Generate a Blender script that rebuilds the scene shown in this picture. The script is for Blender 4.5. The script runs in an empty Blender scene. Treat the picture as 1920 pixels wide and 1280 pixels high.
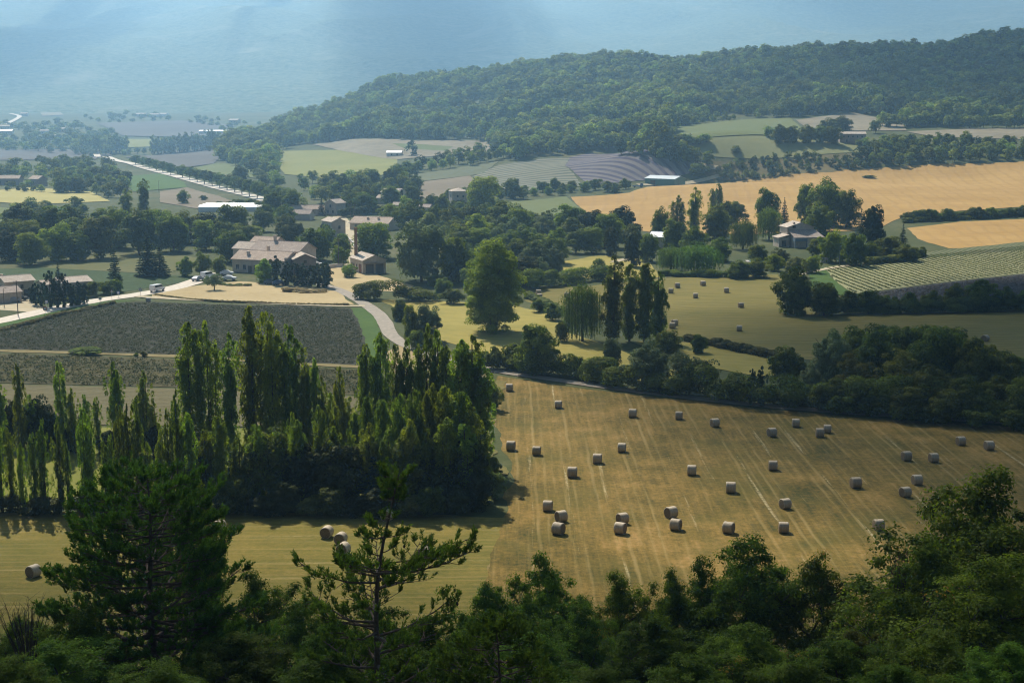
import bpy, bmesh, math, random
import numpy as np
from mathutils import Vector, Matrix, noise
from mathutils.geometry import delaunay_2d_cdt
R = math.radians
S = bpy.context.scene
COL = S.collection
rs = np.random.RandomState(7)
rnd = random.Random(7)

# ------------------------------------------------------------------ camera, world, sun, exposure
FPX, CX, CY, HOR, CAMZ = 2667.0, 960.0, 640.0, 200.0, 52.0
PITCH = math.atan((CY - HOR) / FPX)
cam_d = bpy.data.cameras.new('camera'); cam = bpy.data.objects.new('camera', cam_d); COL.objects.link(cam)
cam.location = (0, 0, CAMZ); cam.rotation_euler = (math.pi/2 - PITCH, 0, 0)
cam_d.sensor_width = 36; cam_d.lens = FPX/1920*36; cam_d.clip_start = .5; cam_d.clip_end = 20000
S.camera = cam
SUN_EL, SUN_AZ = 46.0, -22.0          # azimuth from +Y, positive towards +X
w = bpy.data.worlds.new('World'); S.world = w; w.use_nodes = True
nt = w.node_tree
sky = nt.nodes.new('ShaderNodeTexSky'); sky.sky_type = 'NISHITA'; sky.sun_disc = False
sky.sun_elevation = R(SUN_EL); sky.sun_rotation = R(SUN_AZ); sky.air_density = .35; sky.dust_density = 1.0; sky.ozone_density = .4
nt.links.new(sky.outputs[0], nt.nodes['Background'].inputs[0]); nt.nodes['Background'].inputs[1].default_value = .05
sd = bpy.data.lights.new('sun', 'SUN'); sun = bpy.data.objects.new('sun', sd); COL.objects.link(sun)
sd.energy = 5.0; sd.angle = R(.53); sd.color = (1.0, .92, .80)
SUNV = Vector((math.sin(R(SUN_AZ))*math.cos(R(SUN_EL)), math.cos(R(SUN_AZ))*math.cos(R(SUN_EL)), math.sin(R(SUN_EL))))
sun.rotation_euler = SUNV.to_track_quat('Z', 'Y').to_euler(); sun.location = (0, 0, 900)
S.view_settings.view_transform = 'Standard'; S.view_settings.look = 'None'
S.view_settings.exposure = 0.90; S.view_settings.gamma = 1
cy = S.cycles
cy.max_bounces = 5; cy.diffuse_bounces = 2; cy.glossy_bounces = 1; cy.transmission_bounces = 3
cy.transparent_max_bounces = 6; cy.volume_bounces = 1; cy.use_denoising = True
cy.sample_clamp_indirect = 4; cy.pixel_filter_type = 'BLACKMAN_HARRIS'; cy.filter_width = 1.15

# ------------------------------------------------------------------ terrain
def ray(px, py):
    a, b = (px-CX)/FPX, (CY-py)/FPX
    c, s = math.cos(PITCH), math.sin(PITCH)
    return np.array([a, c + b*s, -s + b*c])
def zat(px, py, d):                       # point on a pixel ray at ground distance d (along y)
    r = ray(px, py); t = d/r[1]
    return (r[0]*t, d, CAMZ + r[2]*t)
CT = [zat(*q) for q in [(1920,305,900),(1650,318,900),(1400,345,850),(1180,368,810),(1597,262,1020),(1480,258,1030),(1300,285,950),
 (1500,295,930),(1900,262,1000),(1750,275,960),(1260,262,1080),(1300,242,1150),(1500,222,1200),(1700,235,1120),(1900,212,1200),
 (1100,288,1060),(1180,290,1030),(920,315,1000),(1100,330,930),(1320,322,930),(1250,350,860),(800,345,900),(860,380,770),(950,275,1250),
 (760,265,1350),(650,262,1450),(600,300,1280),(520,330,1060),(560,262,1600),(1900,87,1550),(1700,105,1580),(1400,115,1650),(1200,125,1700),
 (1000,134,1750),(850,153,1800),(700,176,1850),(625,212,1850),(560,228,1850),(500,258,1850),(1400,170,1400),(1000,200,1480),
 (750,219,1600),(1800,140,1400),(1200,200,1350),(1920,388,700),(1650,415,640),(440,300,1380),(2100,290,900),(2200,70,1550),(2200,210,1150)]]
CT += [(680,1900,85),(340,2000,75),(30,2050,65),(-200,2150,35),(-380,2200,12),(-250,150,0),(0,150,0),(250,150,0),(-250,300,0),(0,300,0),(250,300,0),
 (-250,550,0),(0,550,0),(150,450,0),(250,550,0),(400,500,2),(-400,900,0),(-150,900,0),(-150,700,0),(100,700,0),(-500,1400,2),(-320,1400,1),(-900,1800,12),(-500,2400,17),(-1200,2500,25),
 (0,2600,30),(1000,2600,60),(1300,1300,70),(-900,800,10),(-1200,1300,20),(-600,400,3),(600,250,3),(-800,3100,34),(0,3100,42),(900,3100,60),(-1600,3100,40),(-500,3100,36)]
CT = np.array(CT)
_c = 70.0
def _phi(x, y): return np.sqrt((x[..., None]-CT[:, 0])**2 + (y[..., None]-CT[:, 1])**2 + _c*_c)
_A = np.ones((len(CT)+1,)*2); _A[:-1, :-1] = _phi(CT[:, 0], CT[:, 1]); _A[-1, -1] = 0
_W = np.linalg.solve(_A, np.append(CT[:, 2], 0))
def smooth(a, b, x):
    t = np.clip((x-a)/(b-a), 0, 1); return t*t*(3-2*t)
def H(x, y):
    x, y = np.broadcast_arrays(np.asarray(x, float), np.asarray(y, float))
    z = (_phi(x, y) @ _W[:-1] + _W[-1]) * smooth(420, 640, y)
    s = 118 - y                                           # hillside under the camera
    z = z + .42 * np.where(s < -25, 0, np.where(s > 25, s, (s+25)**2/100))
    return z
def Hs(x, y): return float(H(np.array([x]), np.array([y]))[0])
_T = np.concatenate([np.arange(40, 700, 4), np.arange(700, 3300, 10)]).astype(float)
def at(px, py):                                            # pixel -> point on the terrain
    r = ray(px, py); t = _T/r[1]
    g = CAMZ + r[2]*t - H(r[0]*t, _T)
    i = np.where(g < 0)[0]
    if len(i) == 0: i = [len(_T)-1]
    i = max(i[0], 1); a, b = t[i-1], t[i]
    for _ in range(14):
        m = (a+b)/2
        if CAMZ + r[2]*m - Hs(r[0]*m, r[1]*m) < 0: b = m
        else: a = m
    x, y = r[0]*b, r[1]*b
    return Vector((x, y, Hs(x, y)))
def mpp(p): return (p.y*math.cos(PITCH) + (CAMZ-p.z)*math.sin(PITCH))/FPX     # metres per photo pixel

# ------------------------------------------------------------------ object helpers
def tag(o, label=None, cat=None, group=None, kind=None):
    if label: o['label'] = label
    if cat: o['category'] = cat
    if group: o['group'] = group
    if kind: o['kind'] = kind
    return o
def empty(name, loc, rz=0, sc=None):
    o = bpy.data.objects.new(name, None); COL.objects.link(o); o.location = loc; o.rotation_euler = (0, 0, rz); o.empty_display_size = .3
    if sc: o.scale = sc
    return o
def link(name, me, parent=None):
    o = bpy.data.objects.new(name, me); COL.objects.link(o)
    if parent: o.parent = parent
    return o
def mesh(name, V, F, mats, mi=None, smooth_=False):
    me = bpy.data.meshes.new(name); me.from_pydata([tuple(v) for v in V], [], [tuple(f) for f in F])
    for m in mats: me.materials.append(m)
    if mi is not None: me.polygons.foreach_set('material_index', np.array(mi, dtype=np.int32))
    if smooth_: me.polygons.foreach_set('use_smooth', np.ones(len(F), bool))
    me.update(); return me
class MB:                                                  # mesh builder
    def __init__(s): s.V, s.F, s.M = [], [], []
    def add(s, V, F, m=0):
        n = len(s.V); s.V += [tuple(v) for v in V]; s.F += [tuple(i+n for i in f) for f in F]; s.M += [m]*len(F); return s
    def box(s, c, d, m=0, rz=0, top=1.0):
        x, y, z = d[0]/2, d[1]/2, d[2]/2; co, si = math.cos(rz), math.sin(rz); V = []
        for k in (-1, 1):
            q = top if k > 0 else 1
            for a, b in ((-1,-1),(1,-1),(1,1),(-1,1)):
                u, v = a*x*q, b*y*q
                V.append((c[0]+u*co-v*si, c[1]+u*si+v*co, c[2]+k*z))
        return s.add(V, [(3,2,1,0),(4,5,6,7),(0,1,5,4),(1,2,6,5),(2,3,7,6),(3,0,4,7)], m)
    def tube(s, pts, rad, n=6, m=0, cap=True):
        P = [Vector(p) for p in pts]; V = []
        for i, p in enumerate(P):
            d = (P[min(i+1, len(P)-1)] - P[max(i-1, 0)]).normalized()
            a = d.orthogonal().normalized() if abs(d.z) < .9 else d.cross(Vector((0, 1, 0))).normalized()
            b = d.cross(a)
            for k in range(n):
                t = 2*math.pi*k/n; V.append(p + (a*math.cos(t)+b*math.sin(t))*rad[i])
        F = [(i*n+k, i*n+(k+1) % n, (i+1)*n+(k+1) % n, (i+1)*n+k) for i in range(len(P)-1) for k in range(n)]
        if cap: F += [tuple(range(n-1, -1, -1)), tuple(range((len(P)-1)*n, len(P)*n))]
        return s.add(V, F, m)
    def mesh(s, name, mats, smooth_=False): return mesh(name, s.V, s.F, mats, s.M, smooth_)
    def obj(s, name, mats, parent=None, smooth_=False): return link(name, s.mesh(name, mats, smooth_), parent)
ONES = ['zeroth','first','second','third','fourth','fifth','sixth','seventh','eighth','ninth','tenth','eleventh','twelfth','thirteenth','fourteenth','fifteenth','sixteenth','seventeenth','eighteenth','nineteenth']
TENS = ['','','twenty','thirty','forty','fifty','sixty','seventy','eighty','ninety']
def ordinal(n):
    if n >= 100: return 'hundred-and-' + ordinal(n-100) if n > 100 else 'hundredth'
    if n < 20: return ONES[n]
    return (TENS[n//10][:-1]+'ieth') if n % 10 == 0 else TENS[n//10]+'-'+ONES[n % 10]

# ------------------------------------------------------------------ materials
def newmat(name):
    m = bpy.data.materials.new(name); m.use_nodes = True
    m.node_tree.nodes.clear(); return m, m.node_tree
class G:                                                   # node graph shorthand
    def __init__(s, name): s.m, s.t = newmat(name); s.out = s.t.nodes.new('ShaderNodeOutputMaterial')
    def n(s, typ, **kw):
        o = s.t.nodes.new('ShaderNode'+typ)
        for k, v in kw.items(): setattr(o, k, v)
        return o
    def l(s, a, b): s.t.links.new(a, b)
    def coord(s, scale=(1,1,1), rot=0, which='Object'):
        c = s.n('TexCoord'); r = s.n('Mapping', vector_type='POINT'); s.l(c.outputs[which], r.inputs[0])
        r.inputs['Rotation'].default_value = (0, 0, rot); q = s.n('Mapping', vector_type='POINT'); s.l(r.outputs[0], q.inputs[0])
        q.inputs['Scale'].default_value = scale
        return q.outputs[0]
    def noise(s, scale, vec=None, detail=4, rough=.6, dist=0):
        o = s.n('TexNoise'); o.inputs['Scale'].default_value = scale; o.inputs['Detail'].default_value = detail; o.inputs['Roughness'].default_value = rough
        o.inputs['Distortion'].default_value = dist
        if vec: s.l(vec, o.inputs['Vector'])
        return o.outputs['Fac']
    def ramp(s, fac, stops):
        o = s.n('ValToRGB'); e = o.color_ramp.elements
        while len(e) < len(stops): e.new(.5)
        for i, (p, c) in enumerate(stops):
            e[i].position = p; e[i].color = (*c, 1) if len(c) == 3 else c
        s.l(fac, o.inputs[0]); return o.outputs[0]
    def mr(s, fac, a, b, c=0, d=1):
        o = s.n('MapRange'); s.l(fac, o.inputs[0])
        for i, v in enumerate((a, b, c, d)): o.inputs[i+1].default_value = v
        return o.outputs[0]
    def mix(s, fac, a, b, mode='MIX'):
        o = s.n('Mix', data_type='RGBA', blend_type=mode)
        for sock, v in ((o.inputs[0], fac), (o.inputs[6], a), (o.inputs[7], b)):
            if hasattr(v, 'links'): s.l(v, sock)
            else: sock.default_value = v if isinstance(v, (int, float)) else (*v, 1)
        return o.outputs[2]
    def math(s, op, a, b=None):
        o = s.n('Math', operation=op)
        for i, v in enumerate((a, b)):
            if v is None: continue
            if hasattr(v, 'links'): s.l(v, o.inputs[i])
            else: o.inputs[i].default_value = v
        return o.outputs[0]
    def fin(s, col, rough=.9, bump=None, bstr=.3, bdist=.3, spec=.2, metal=0):
        p = s.n('BsdfPrincipled'); s.l(p.outputs[0], s.out.inputs[0])
        if hasattr(col, 'links'): s.l(col, p.inputs['Base Color'])
        else: p.inputs['Base Color'].default_value = (*col, 1)
        p.inputs['Roughness'].default_value = rough; p.inputs['Specular IOR Level'].default_value = spec; p.inputs['Metallic'].default_value = metal
        if bump is not None:
            b = s.n('Bump'); b.inputs['Strength'].default_value = bstr; b.inputs['Distance'].default_value = bdist
            s.l(bump, b.inputs['Height']); s.l(b.outputs[0], p.inputs['Normal'])
        return s.m
def c3(a, k): return tuple(v*k for v in a)
def field_mat(name, col, col2, big=.012, fine=.5, stretch=(1,1,1), rot=0, rows=None, bump=.25):
    """rows = (spacing, colour, lo, hi, distortion): crop rows across the rotated x axis"""
    col, col2 = [(q[0]*.76, q[1]*.75, q[2]*.66) for q in (col, col2)]
    if rows: rows = (rows[0], c3(rows[1], .84))+tuple(rows[2:])
    g = G(name); v = g.coord((1,1,1)); vr = g.coord(stretch, rot)
    a = g.noise(big, v, 5, .65); f = g.noise(fine, vr, 5, .7)
    t = g.math('ADD', g.math('MULTIPLY', a, .55), g.math('MULTIPLY', f, .45))
    c = g.ramp(t, [(.32, col), (.68, col2)])
    h = f
    if rows:
        w_ = g.n('TexWave', wave_type='BANDS', bands_direction='X'); g.l(g.coord((1,1,1), rot), w_.inputs[0])
        w_.inputs['Scale'].default_value = 2*math.pi/20/rows[0]*1.0; w_.inputs['Distortion'].default_value = rows[4]; w_.inputs['Detail'].default_value = 2
        k = g.mr(w_.outputs['Fac'], rows[2], rows[3]); k = g.math('MULTIPLY', k, g.mr(g.noise(.6, v, 3), .3, .55, .45, 1))
        c = g.mix(k, c, rows[1]); h = g.math('ADD', f, g.math('MULTIPLY', k, 1.2))
    return g.fin(c, .95, h, bump, .5, .1)
def leaf_mat(name, c1, c2, trans=.35, tcol=None, var=.35):
    g = G(name); a = g.n('Attribute', attribute_name='tint'); oi = g.n('ObjectInfo')
    c = g.mix(a.outputs['Fac'], c1, c2)
    k = g.mr(oi.outputs['Random'], 0, 1, 1-var, 1+var)
    hs = g.n('HueSaturation'); g.l(c, hs.inputs['Color']); g.l(k, hs.inputs['Value'])
    hu = g.math('MULTIPLY', oi.outputs['Random'], 7.13); hu = g.math('FRACT', hu); g.l(g.mr(hu, 0, 1, .468, .517), hs.inputs['Hue'])
    d = g.n('BsdfDiffuse'); g.l(hs.outputs[0], d.inputs[0])
    tr = g.n('BsdfTranslucent'); g.l(g.mix(1.0, hs.outputs[0], tcol or (1.5, 1.6, .6), 'MULTIPLY'), tr.inputs[0])
    ms = g.n('MixShader'); ms.inputs[0].default_value = trans; g.l(d.outputs[0], ms.inputs[1]); g.l(tr.outputs[0], ms.inputs[2])
    gl = g.n('BsdfGlossy'); gl.inputs['Roughness'].default_value = .5; gl.inputs[0].default_value = (.6, .65, .5, 1)
    m2 = g.n('MixShader'); m2.inputs[0].default_value = .012; g.l(ms.outputs[0], m2.inputs[1]); g.l(gl.outputs[0], m2.inputs[2])
    g.l(m2.outputs[0], g.out.inputs[0]); return g.m
def plain(name, col, rough=.8, col2=None, scale=3, spec=.2, metal=0, bump=.15):
    g = G(name); f = g.noise(scale, g.coord(), 5, .65)
    return g.fin(g.ramp(f, [(.3, col), (.7, col2 or c3(col, .7))]), rough, f, bump, .1, spec, metal)

M = {}
M['bark'] = plain('bark', (.11,.085,.06), .95, (.05,.04,.03), 4)
M['pinebark'] = plain('pine_bark', (.16,.12,.09), .95, (.07,.05,.04), 6)
M['poplar'] = leaf_mat('poplar_leaves', (.060,.105,.012), (.23,.28,.036), .52)
M['oak'] = leaf_mat('oak_leaves', (.028,.053,.009), (.165,.20,.030), .48)
M['lime'] = leaf_mat('fresh_leaves', (.070,.12,.012), (.23,.285,.036), .45)
M['willow'] = leaf_mat('willow_leaves', (.085,.125,.055), (.19,.225,.105), .4, (1.1,1.2,.8))
M['dark'] = leaf_mat('evergreen_leaves', (.020,.030,.010), (.055,.070,.020), .25)
M['conifer'] = leaf_mat('conifer_needles', (.018,.036,.018), (.040,.066,.03), .2)
M['scrub'] = leaf_mat('scrub_leaves', (.055,.085,.026), (.17,.195,.06), .35)
M['yellow'] = leaf_mat('yellow_leaves', (.085,.105,.02), (.16,.17,.03), .4)
M['gold'] = leaf_mat('golden_leaves', (.22,.15,.02), (.35,.22,.02), .35)
M['fgleaf'] = leaf_mat('hillside_leaves', (.030,.064,.007), (.15,.215,.022), .5)
M['needle'] = leaf_mat('pine_needles', (.034,.070,.014), (.11,.17,.030), .35)
M['reed'] = leaf_mat('reed_leaves', (.10,.11,.035), (.20,.18,.07), .35)
M['lavplant'] = leaf_mat('lavender_plants', (.022,.029,.014), (.044,.050,.027), .2)
M['lavdull'] = leaf_mat('old_lavender_plants', (.028,.040,.015), (.075,.085,.034), .2)
M['vineplant'] = leaf_mat('row_plants', (.055,.085,.03), (.12,.155,.06), .3)
M['violetplant'] = leaf_mat('violet_plants', (.10,.092,.105), (.19,.17,.19), .2)
M['straw'] = leaf_mat('dry_grass_leaves', (.26,.21,.10), (.36,.30,.15), .3)

# ------------------------------------------------------------------ leaf meshes
def unit(n, r=rs):
    v = r.normal(size=(n, 3)); return v/np.linalg.norm(v, axis=1)[:, None]
def leaves(name, P, N, size, mat, aspect=.6, tint=None, trunk=None, T=None, vmat=None, r=rs):
    """diamond leaves at P facing N; trunk = MB joined in with its own material; T = leaf long axis"""
    n = len(P); N = N/np.maximum(np.linalg.norm(N, axis=1), 1e-6)[:, None]
    if T is None: T = np.cross(N, unit(n, r))
    T = T/np.maximum(np.linalg.norm(T, axis=1), 1e-6)[:, None]; B = np.cross(N, T)
    s = (size*(r.rand(n)*.7+.65))[:, None] if np.isscalar(size) else size[:, None]
    V = np.empty((n, 4, 3)); V[:, 0] = P-T*s*.6; V[:, 1] = P+B*s*.5*aspect+T*s*.05; V[:, 2] = P+T*s*.6; V[:, 3] = P-B*s*.5*aspect+T*s*.05
    V = V.reshape(-1, 3); nv, nf = len(V), n
    tv = np.array(trunk.V) if trunk else np.zeros((0, 3)); tf = trunk.F if trunk else []
    me = bpy.data.meshes.new(name)
    me.vertices.add(nv+len(tv)); me.vertices.foreach_set('co', np.concatenate([V, tv.reshape(-1, 3)]).astype(np.float32).ravel())
    idx = list(np.arange(nv)) ; tot = [4]*nf
    ext = [i+nv for f in tf for i in f]; tot += [len(f) for f in tf]
    me.loops.add(nv+len(ext)); me.loops.foreach_set('vertex_index', np.concatenate([np.arange(nv), np.array(ext, int)]).astype(np.int32))
    tot = np.array(tot, dtype=np.int32); me.polygons.add(len(tot))
    me.polygons.foreach_set('loop_start', np.concatenate([[0], np.cumsum(tot)[:-1]]).astype(np.int32))
    me.polygons.foreach_set('loop_total', tot)
    me.materials.append(mat); mi = np.zeros(len(tot), np.int32)
    if vmat is not None: me.materials.append(vmat[0]); mi[:nf] = vmat[1]
    if trunk: me.materials.append(M['bark']); mi[nf:] = len(me.materials)-1
    me.polygons.foreach_set('material_index', mi)
    at_ = me.attributes.new('tint', 'FLOAT', 'FACE'); tv_ = np.zeros(len(tot), np.float32)
    tv_[:nf] = r.rand(n) if tint is None else np.clip(tint, 0, 1)
    at_.data.foreach_set('value', tv_)
    me.update(calc_edges=True); return me
def clump_pts(C, Rr, n, up=.25, shell=(.72, 1.06), rough=.65, r=rs):
    """n leaves on each ellipsoid clump C (k,3) with radii Rr (k,3) -> points, normals, tint"""
    k = len(C); D = unit(k*n, r); D[:, 2] = np.where(D[:, 2] < -.45, -D[:, 2], D[:, 2]); D = D.reshape(k, n, 3)
    rad = r.uniform(*shell, size=(k, n, 1))
    P = C[:, None]+D*Rr[:, None]*rad
    N = D/Rr[:, None]; N /= np.linalg.norm(N, axis=2)[..., None]
    N = N*.8+unit(k*n, r).reshape(k, n, 3)*rough*.5+np.array([0, 0, up])
    t = np.repeat(r.rand(k, 1), n, 1)*.6+r.rand(k, n)*.4
    return P.reshape(-1, 3), N.reshape(-1, 3), t.ravel()
def trunk_mb(h, r0, limbs=5, spread=.3, top=.75, seed=0):
    q = random.Random(seed); m = MB()
    pts = [(q.uniform(-.02, .02)*h*(i > 0), q.uniform(-.02, .02)*h*(i > 0), h*top*i/4 - (.3 if i == 0 else 0)) for i in range(5)]
    m.tube(pts, [r0*1.25, r0, r0*.8, r0*.55, r0*.25], 7)
    for k in range(limbs):
        a = 2*math.pi*k/limbs+q.uniform(-.4, .4); z = h*q.uniform(.22, .5); L = h*spread*q.uniform(.8, 1.2)
        m.tube([(0, 0, z), (math.cos(a)*L*.5, math.sin(a)*L*.5, z+L*.45), (math.cos(a)*L, math.sin(a)*L, z+L*1.0)], [r0*.5, r0*.3, r0*.1], 5)
    return m
def oak_clumps(h, w, k, seed, base=.16, rr=(.15, .38), flat=.85, asym=.2, shape=1.0):
    r = np.random.RandomState(seed); D = unit(k, r)
    zc = h*(base+(1-base)*.5); rz = h*(1-base)*.5; R0 = w*.5
    rad = r.uniform(.42, .92, (k, 1)); C = D*rad*np.array([R0, R0, rz])
    # widest a little below the middle, irregular lobes
    lob = 1+asym*np.sin(np.arctan2(C[:, 1], C[:, 0])*3+r.rand()*6)+asym*.7*np.sin(np.arctan2(C[:, 1], C[:, 0])*2+r.rand()*6)
    tp = np.where(C[:, 2] > 0, 1-.18*shape*(C[:, 2]/rz)**2, 1)
    C[:, 0] *= lob*tp; C[:, 1] *= lob*tp
    C[:, 2] += zc+r.uniform(-.05, .05, k)*h
    q = r.uniform(*rr, size=(k, 1))*R0; Rr = np.concatenate([q, q, q*flat], 1)
    return C, Rr, r
LIB = {}
def lib(kind, crown, trunk, h, w): LIB.setdefault(kind, []).append((crown, trunk, h, w))
def gen_oak(kind, mat, n, h, w, k, per, leaf, seed, base=.16, rr=(.15, .38), tr=.18, **kw):
    for i in range(n):
        C, Rr, r = oak_clumps(h, w, k, seed+i, base, rr, **kw)
        P, N, t = clump_pts(C, Rr, per, r=r)
        inner = np.array([0, 0, h*(base+.5*(1-base))])+unit(k*per//10, r)*np.array([w*.3, w*.3, h*(1-base)*.32])*r.rand(k*per//10, 1)
        P = np.concatenate([P, inner]); N = np.concatenate([N, unit(len(inner), r)]); t = np.append(t, r.rand(len(inner)))
        lib(kind, leaves(kind+'_crown', P, N, leaf, mat, .75, t, r=r), trunk_mb(h, tr*h/10*1.3, 5, w/h*.33, .7, seed+i).mesh(kind+'_trunk', [M['bark']]), h, w)
gen_oak('oak', M['oak'], 6, 12, 11, 100, 150, .44, 100, base=-.11)
M['planeleaf'] = leaf_mat('plane_leaves', (.055,.095,.03), (.14,.185,.06), .4)
gen_oak('plane', M['planeleaf'], 4, 12, 11, 55, 170, .46, 120, base=.2)
gen_oak('lime', M['lime'], 5, 11, 10, 85, 150, .40, 140, base=-.10)
gen_oak('dark', M['dark'], 3, 12, 10, 85, 150, .44, 160, base=-.1)
gen_oak('pale', M['willow'], 5, 11, 11, 95, 150, .38, 180, base=-.10, rr=(.13, .30))
gen_oak('scrub', M['scrub'], 4, 6, 6, 30, 120, .36, 200, base=.0, rr=(.26, .45), asym=.22)
gen_oak('bush', M['oak'], 4, 3, 4, 26, 150, .24, 220, base=0.0, rr=(.26, .45), asym=.2)
gen_oak('thin', M['willow'], 2, 10, 8, 60, 80, .32, 240, base=.12, rr=(.16, .3), asym=.25)
gen_oak('yellowish', M['yellow'], 2, 12, 10, 70, 90, .32, 250, base=.12, rr=(.16, .28), asym=.25)
# tall black poplar with a ragged open crown
gen_oak('bigpoplar', M['lime'], 1, 24, 15, 260, 230, .36, 260, base=-.10, rr=(.14, .26), asym=.14, shape=1.7)
def gen_poplar(kind, mat, n, h, w, seed, per=60, nb=95, leaf=.42, low=.05):
    for i in range(n):
        r = np.random.RandomState(seed+i); C, Rr = [], []
        subs = [(0, 0, 1.0)]+[(r.uniform(-.3, .3)*w, r.uniform(-.3, .3)*w, r.uniform(.72, .96)) for _ in range(r.randint(2, 5))]
        for (sx, sy, sh) in subs:
            m = int(nb/len(subs)*(1.3 if sh == 1 else .85))
            for j in range(m):
                t = low+(1-low)*((j+r.rand())/m); prof = min(1, (t/.16)**.6)*min(1, ((1-t)/.2)**.52+.06)
                a = r.rand()*6.283; q = w*.5*prof*r.uniform(.15, .92)*(1 if sh == 1 else .62)
                C.append((sx*min(1, t*3)+q*math.cos(a), sy*min(1, t*3)+q*math.sin(a), h*sh*t*.965)); z = r.uniform(.075, .155)*w*(.6+.5*prof)
                Rr.append((z, z, z*r.uniform(1.6, 3.0)))
        P, N, t = clump_pts(np.array(C), np.array(Rr), per, up=.15, r=r)
        P[:, 2] = np.minimum(P[:, 2], h)
        T = np.tile([0, 0, 1.], (len(P), 1))+unit(len(P), r)*.6; T -= N*(np.sum(T*N, 1)/np.maximum(np.sum(N*N, 1), 1e-6))[:, None]
        m = MB(); m.tube([(0, 0, -.3), (0, 0, h*.3), (0, 0, h*.92)], [.028*h*.5, .011*h, .003*h], 7)
        for (sx, sy, sh) in subs[1:]: m.tube([(0, 0, h*.08), (sx*.8, sy*.8, h*.25), (sx, sy, h*sh*.9)], [.008*h, .006*h, .002*h], 5)
        lib(kind, leaves(kind+'_crown', P, N, leaf, mat, .7, t, T=T, r=r), m.mesh(kind+'_trunk', [M['bark']]), h, w)
gen_poplar('poplar', M['poplar'], 7, 22, 4.8, 300, per=85, nb=210, leaf=.29)
gen_poplar('youngpoplar', M['poplar'], 6, 13, 2.9, 320, per=65, nb=140, leaf=.21)
gen_poplar('limepoplar', M['lime'], 3, 20, 5.2, 330, per=85, nb=200, leaf=.30)
gen_poplar('cypress', M['conifer'], 3, 10, 2.8, 340, per=70, nb=60, leaf=.3, low=.0)
def gen_spruce(kind, mat, n, h, w, seed, whorl=17, leaf=.5):
    for i in range(n):
        r = np.random.RandomState(seed+i); P, N, T = [], [], []
        for a in range(whorl):
            t = a/(whorl-1); z = h*(.05+.93*t); L = w*.5*(1-t)**.85*r.uniform(.85, 1.1)+.15
            for b in range(max(5, int(11*(1-t)+4))):
                an = r.rand()*6.283; ll = L*r.uniform(.7, 1.1); m = max(6, int(ll/.28)*5)
                s = r.rand(m)**.7; dr = np.array([math.cos(an), math.sin(an)]); side = np.array([-dr[1], dr[0]])
                off = r.uniform(-1, 1, m)*(.12+.28*ll*(1-s))
                p = np.stack([dr[0]*s*ll+side[0]*off, dr[1]*s*ll+side[1]*off, z-.30*s*ll+.22*s*s*ll+r.normal(size=m)*.10], 1)
                P.append(p); N.append(np.array([0, 0, .9])+unit(m, r)*.7+np.append(dr, 0)*.3); T.append(np.tile(np.append(dr, -.2), (m, 1))+unit(m, r)*.5)
        P, N, T = np.concatenate(P), np.concatenate(N), np.concatenate(T)
        T -= N*(np.sum(T*N, 1)/np.sum(N*N, 1))[:, None]
        m = MB(); m.tube([(0, 0, -.3), (0, 0, h*.5), (0, 0, h*.98)], [.02*h, .012*h, .002*h], 6)
        lib(kind, leaves(kind+'_crown', P, N, leaf, mat, .55, None, T=T, r=r), m.mesh(kind+'_trunk', [M['bark']]), h, w)
gen_spruce('spruce', M['conifer'], 3, 13, 6.5, 360)
def gen_willow(kind, mat, n, h, w, seed, strands=420, leaf=.42):
    for i in range(n):
        C, Rr, r = oak_clumps(h, w*.85, 36, seed+i, .38, (.25, .4))
        P, N, t = clump_pts(C, Rr, 60, r=r); Q, QN, QT = [], [], []
        for s in range(strands):
            a = r.rand()*6.283; q = w*.5*r.uniform(.45, 1)*(1+.12*math.sin(3*a+i)); z0 = h*(.62+.33*math.sqrt(max(0, 1-(q/(w*.52))**2)))*r.uniform(.86, 1)
            L = z0-h*r.uniform(.06, .35); m = int(L/.3)+1
            z = z0-np.arange(m)*.3; x = q*math.cos(a)+np.cumsum(r.normal(size=m)*.03); y = q*math.sin(a)+np.cumsum(r.normal(size=m)*.03)
            Q.append(np.stack([x, y, z], 1)); nn = np.array([math.cos(a), math.sin(a), .25])+unit(m, r)*.55; QN.append(nn)
            tt = np.tile([0, 0, -1.], (m, 1))+unit(m, r)*.25; QT.append(tt-nn*(np.sum(tt*nn, 1)/np.sum(nn*nn, 1))[:, None])
        Q, QN, QT = map(np.concatenate, (Q, QN, QT)); T = np.concatenate([np.cross(N, unit(len(N), r)), QT])
        P = np.concatenate([P, Q]); N = np.concatenate([N, QN])
        lib(kind, leaves(kind+'_crown', P, N, leaf, mat, .5, None, T=T, r=r), trunk_mb(h, .03*h, 5, w/h*.35, .7, seed+i).mesh(kind+'_trunk', [M['bark']]), h, w)
M['weep'] = leaf_mat('weeping_willow_leaves', (.045,.085,.014), (.13,.19,.036), .45)
gen_willow('willow', M['weep'], 3, 12, 13, 380)
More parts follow.
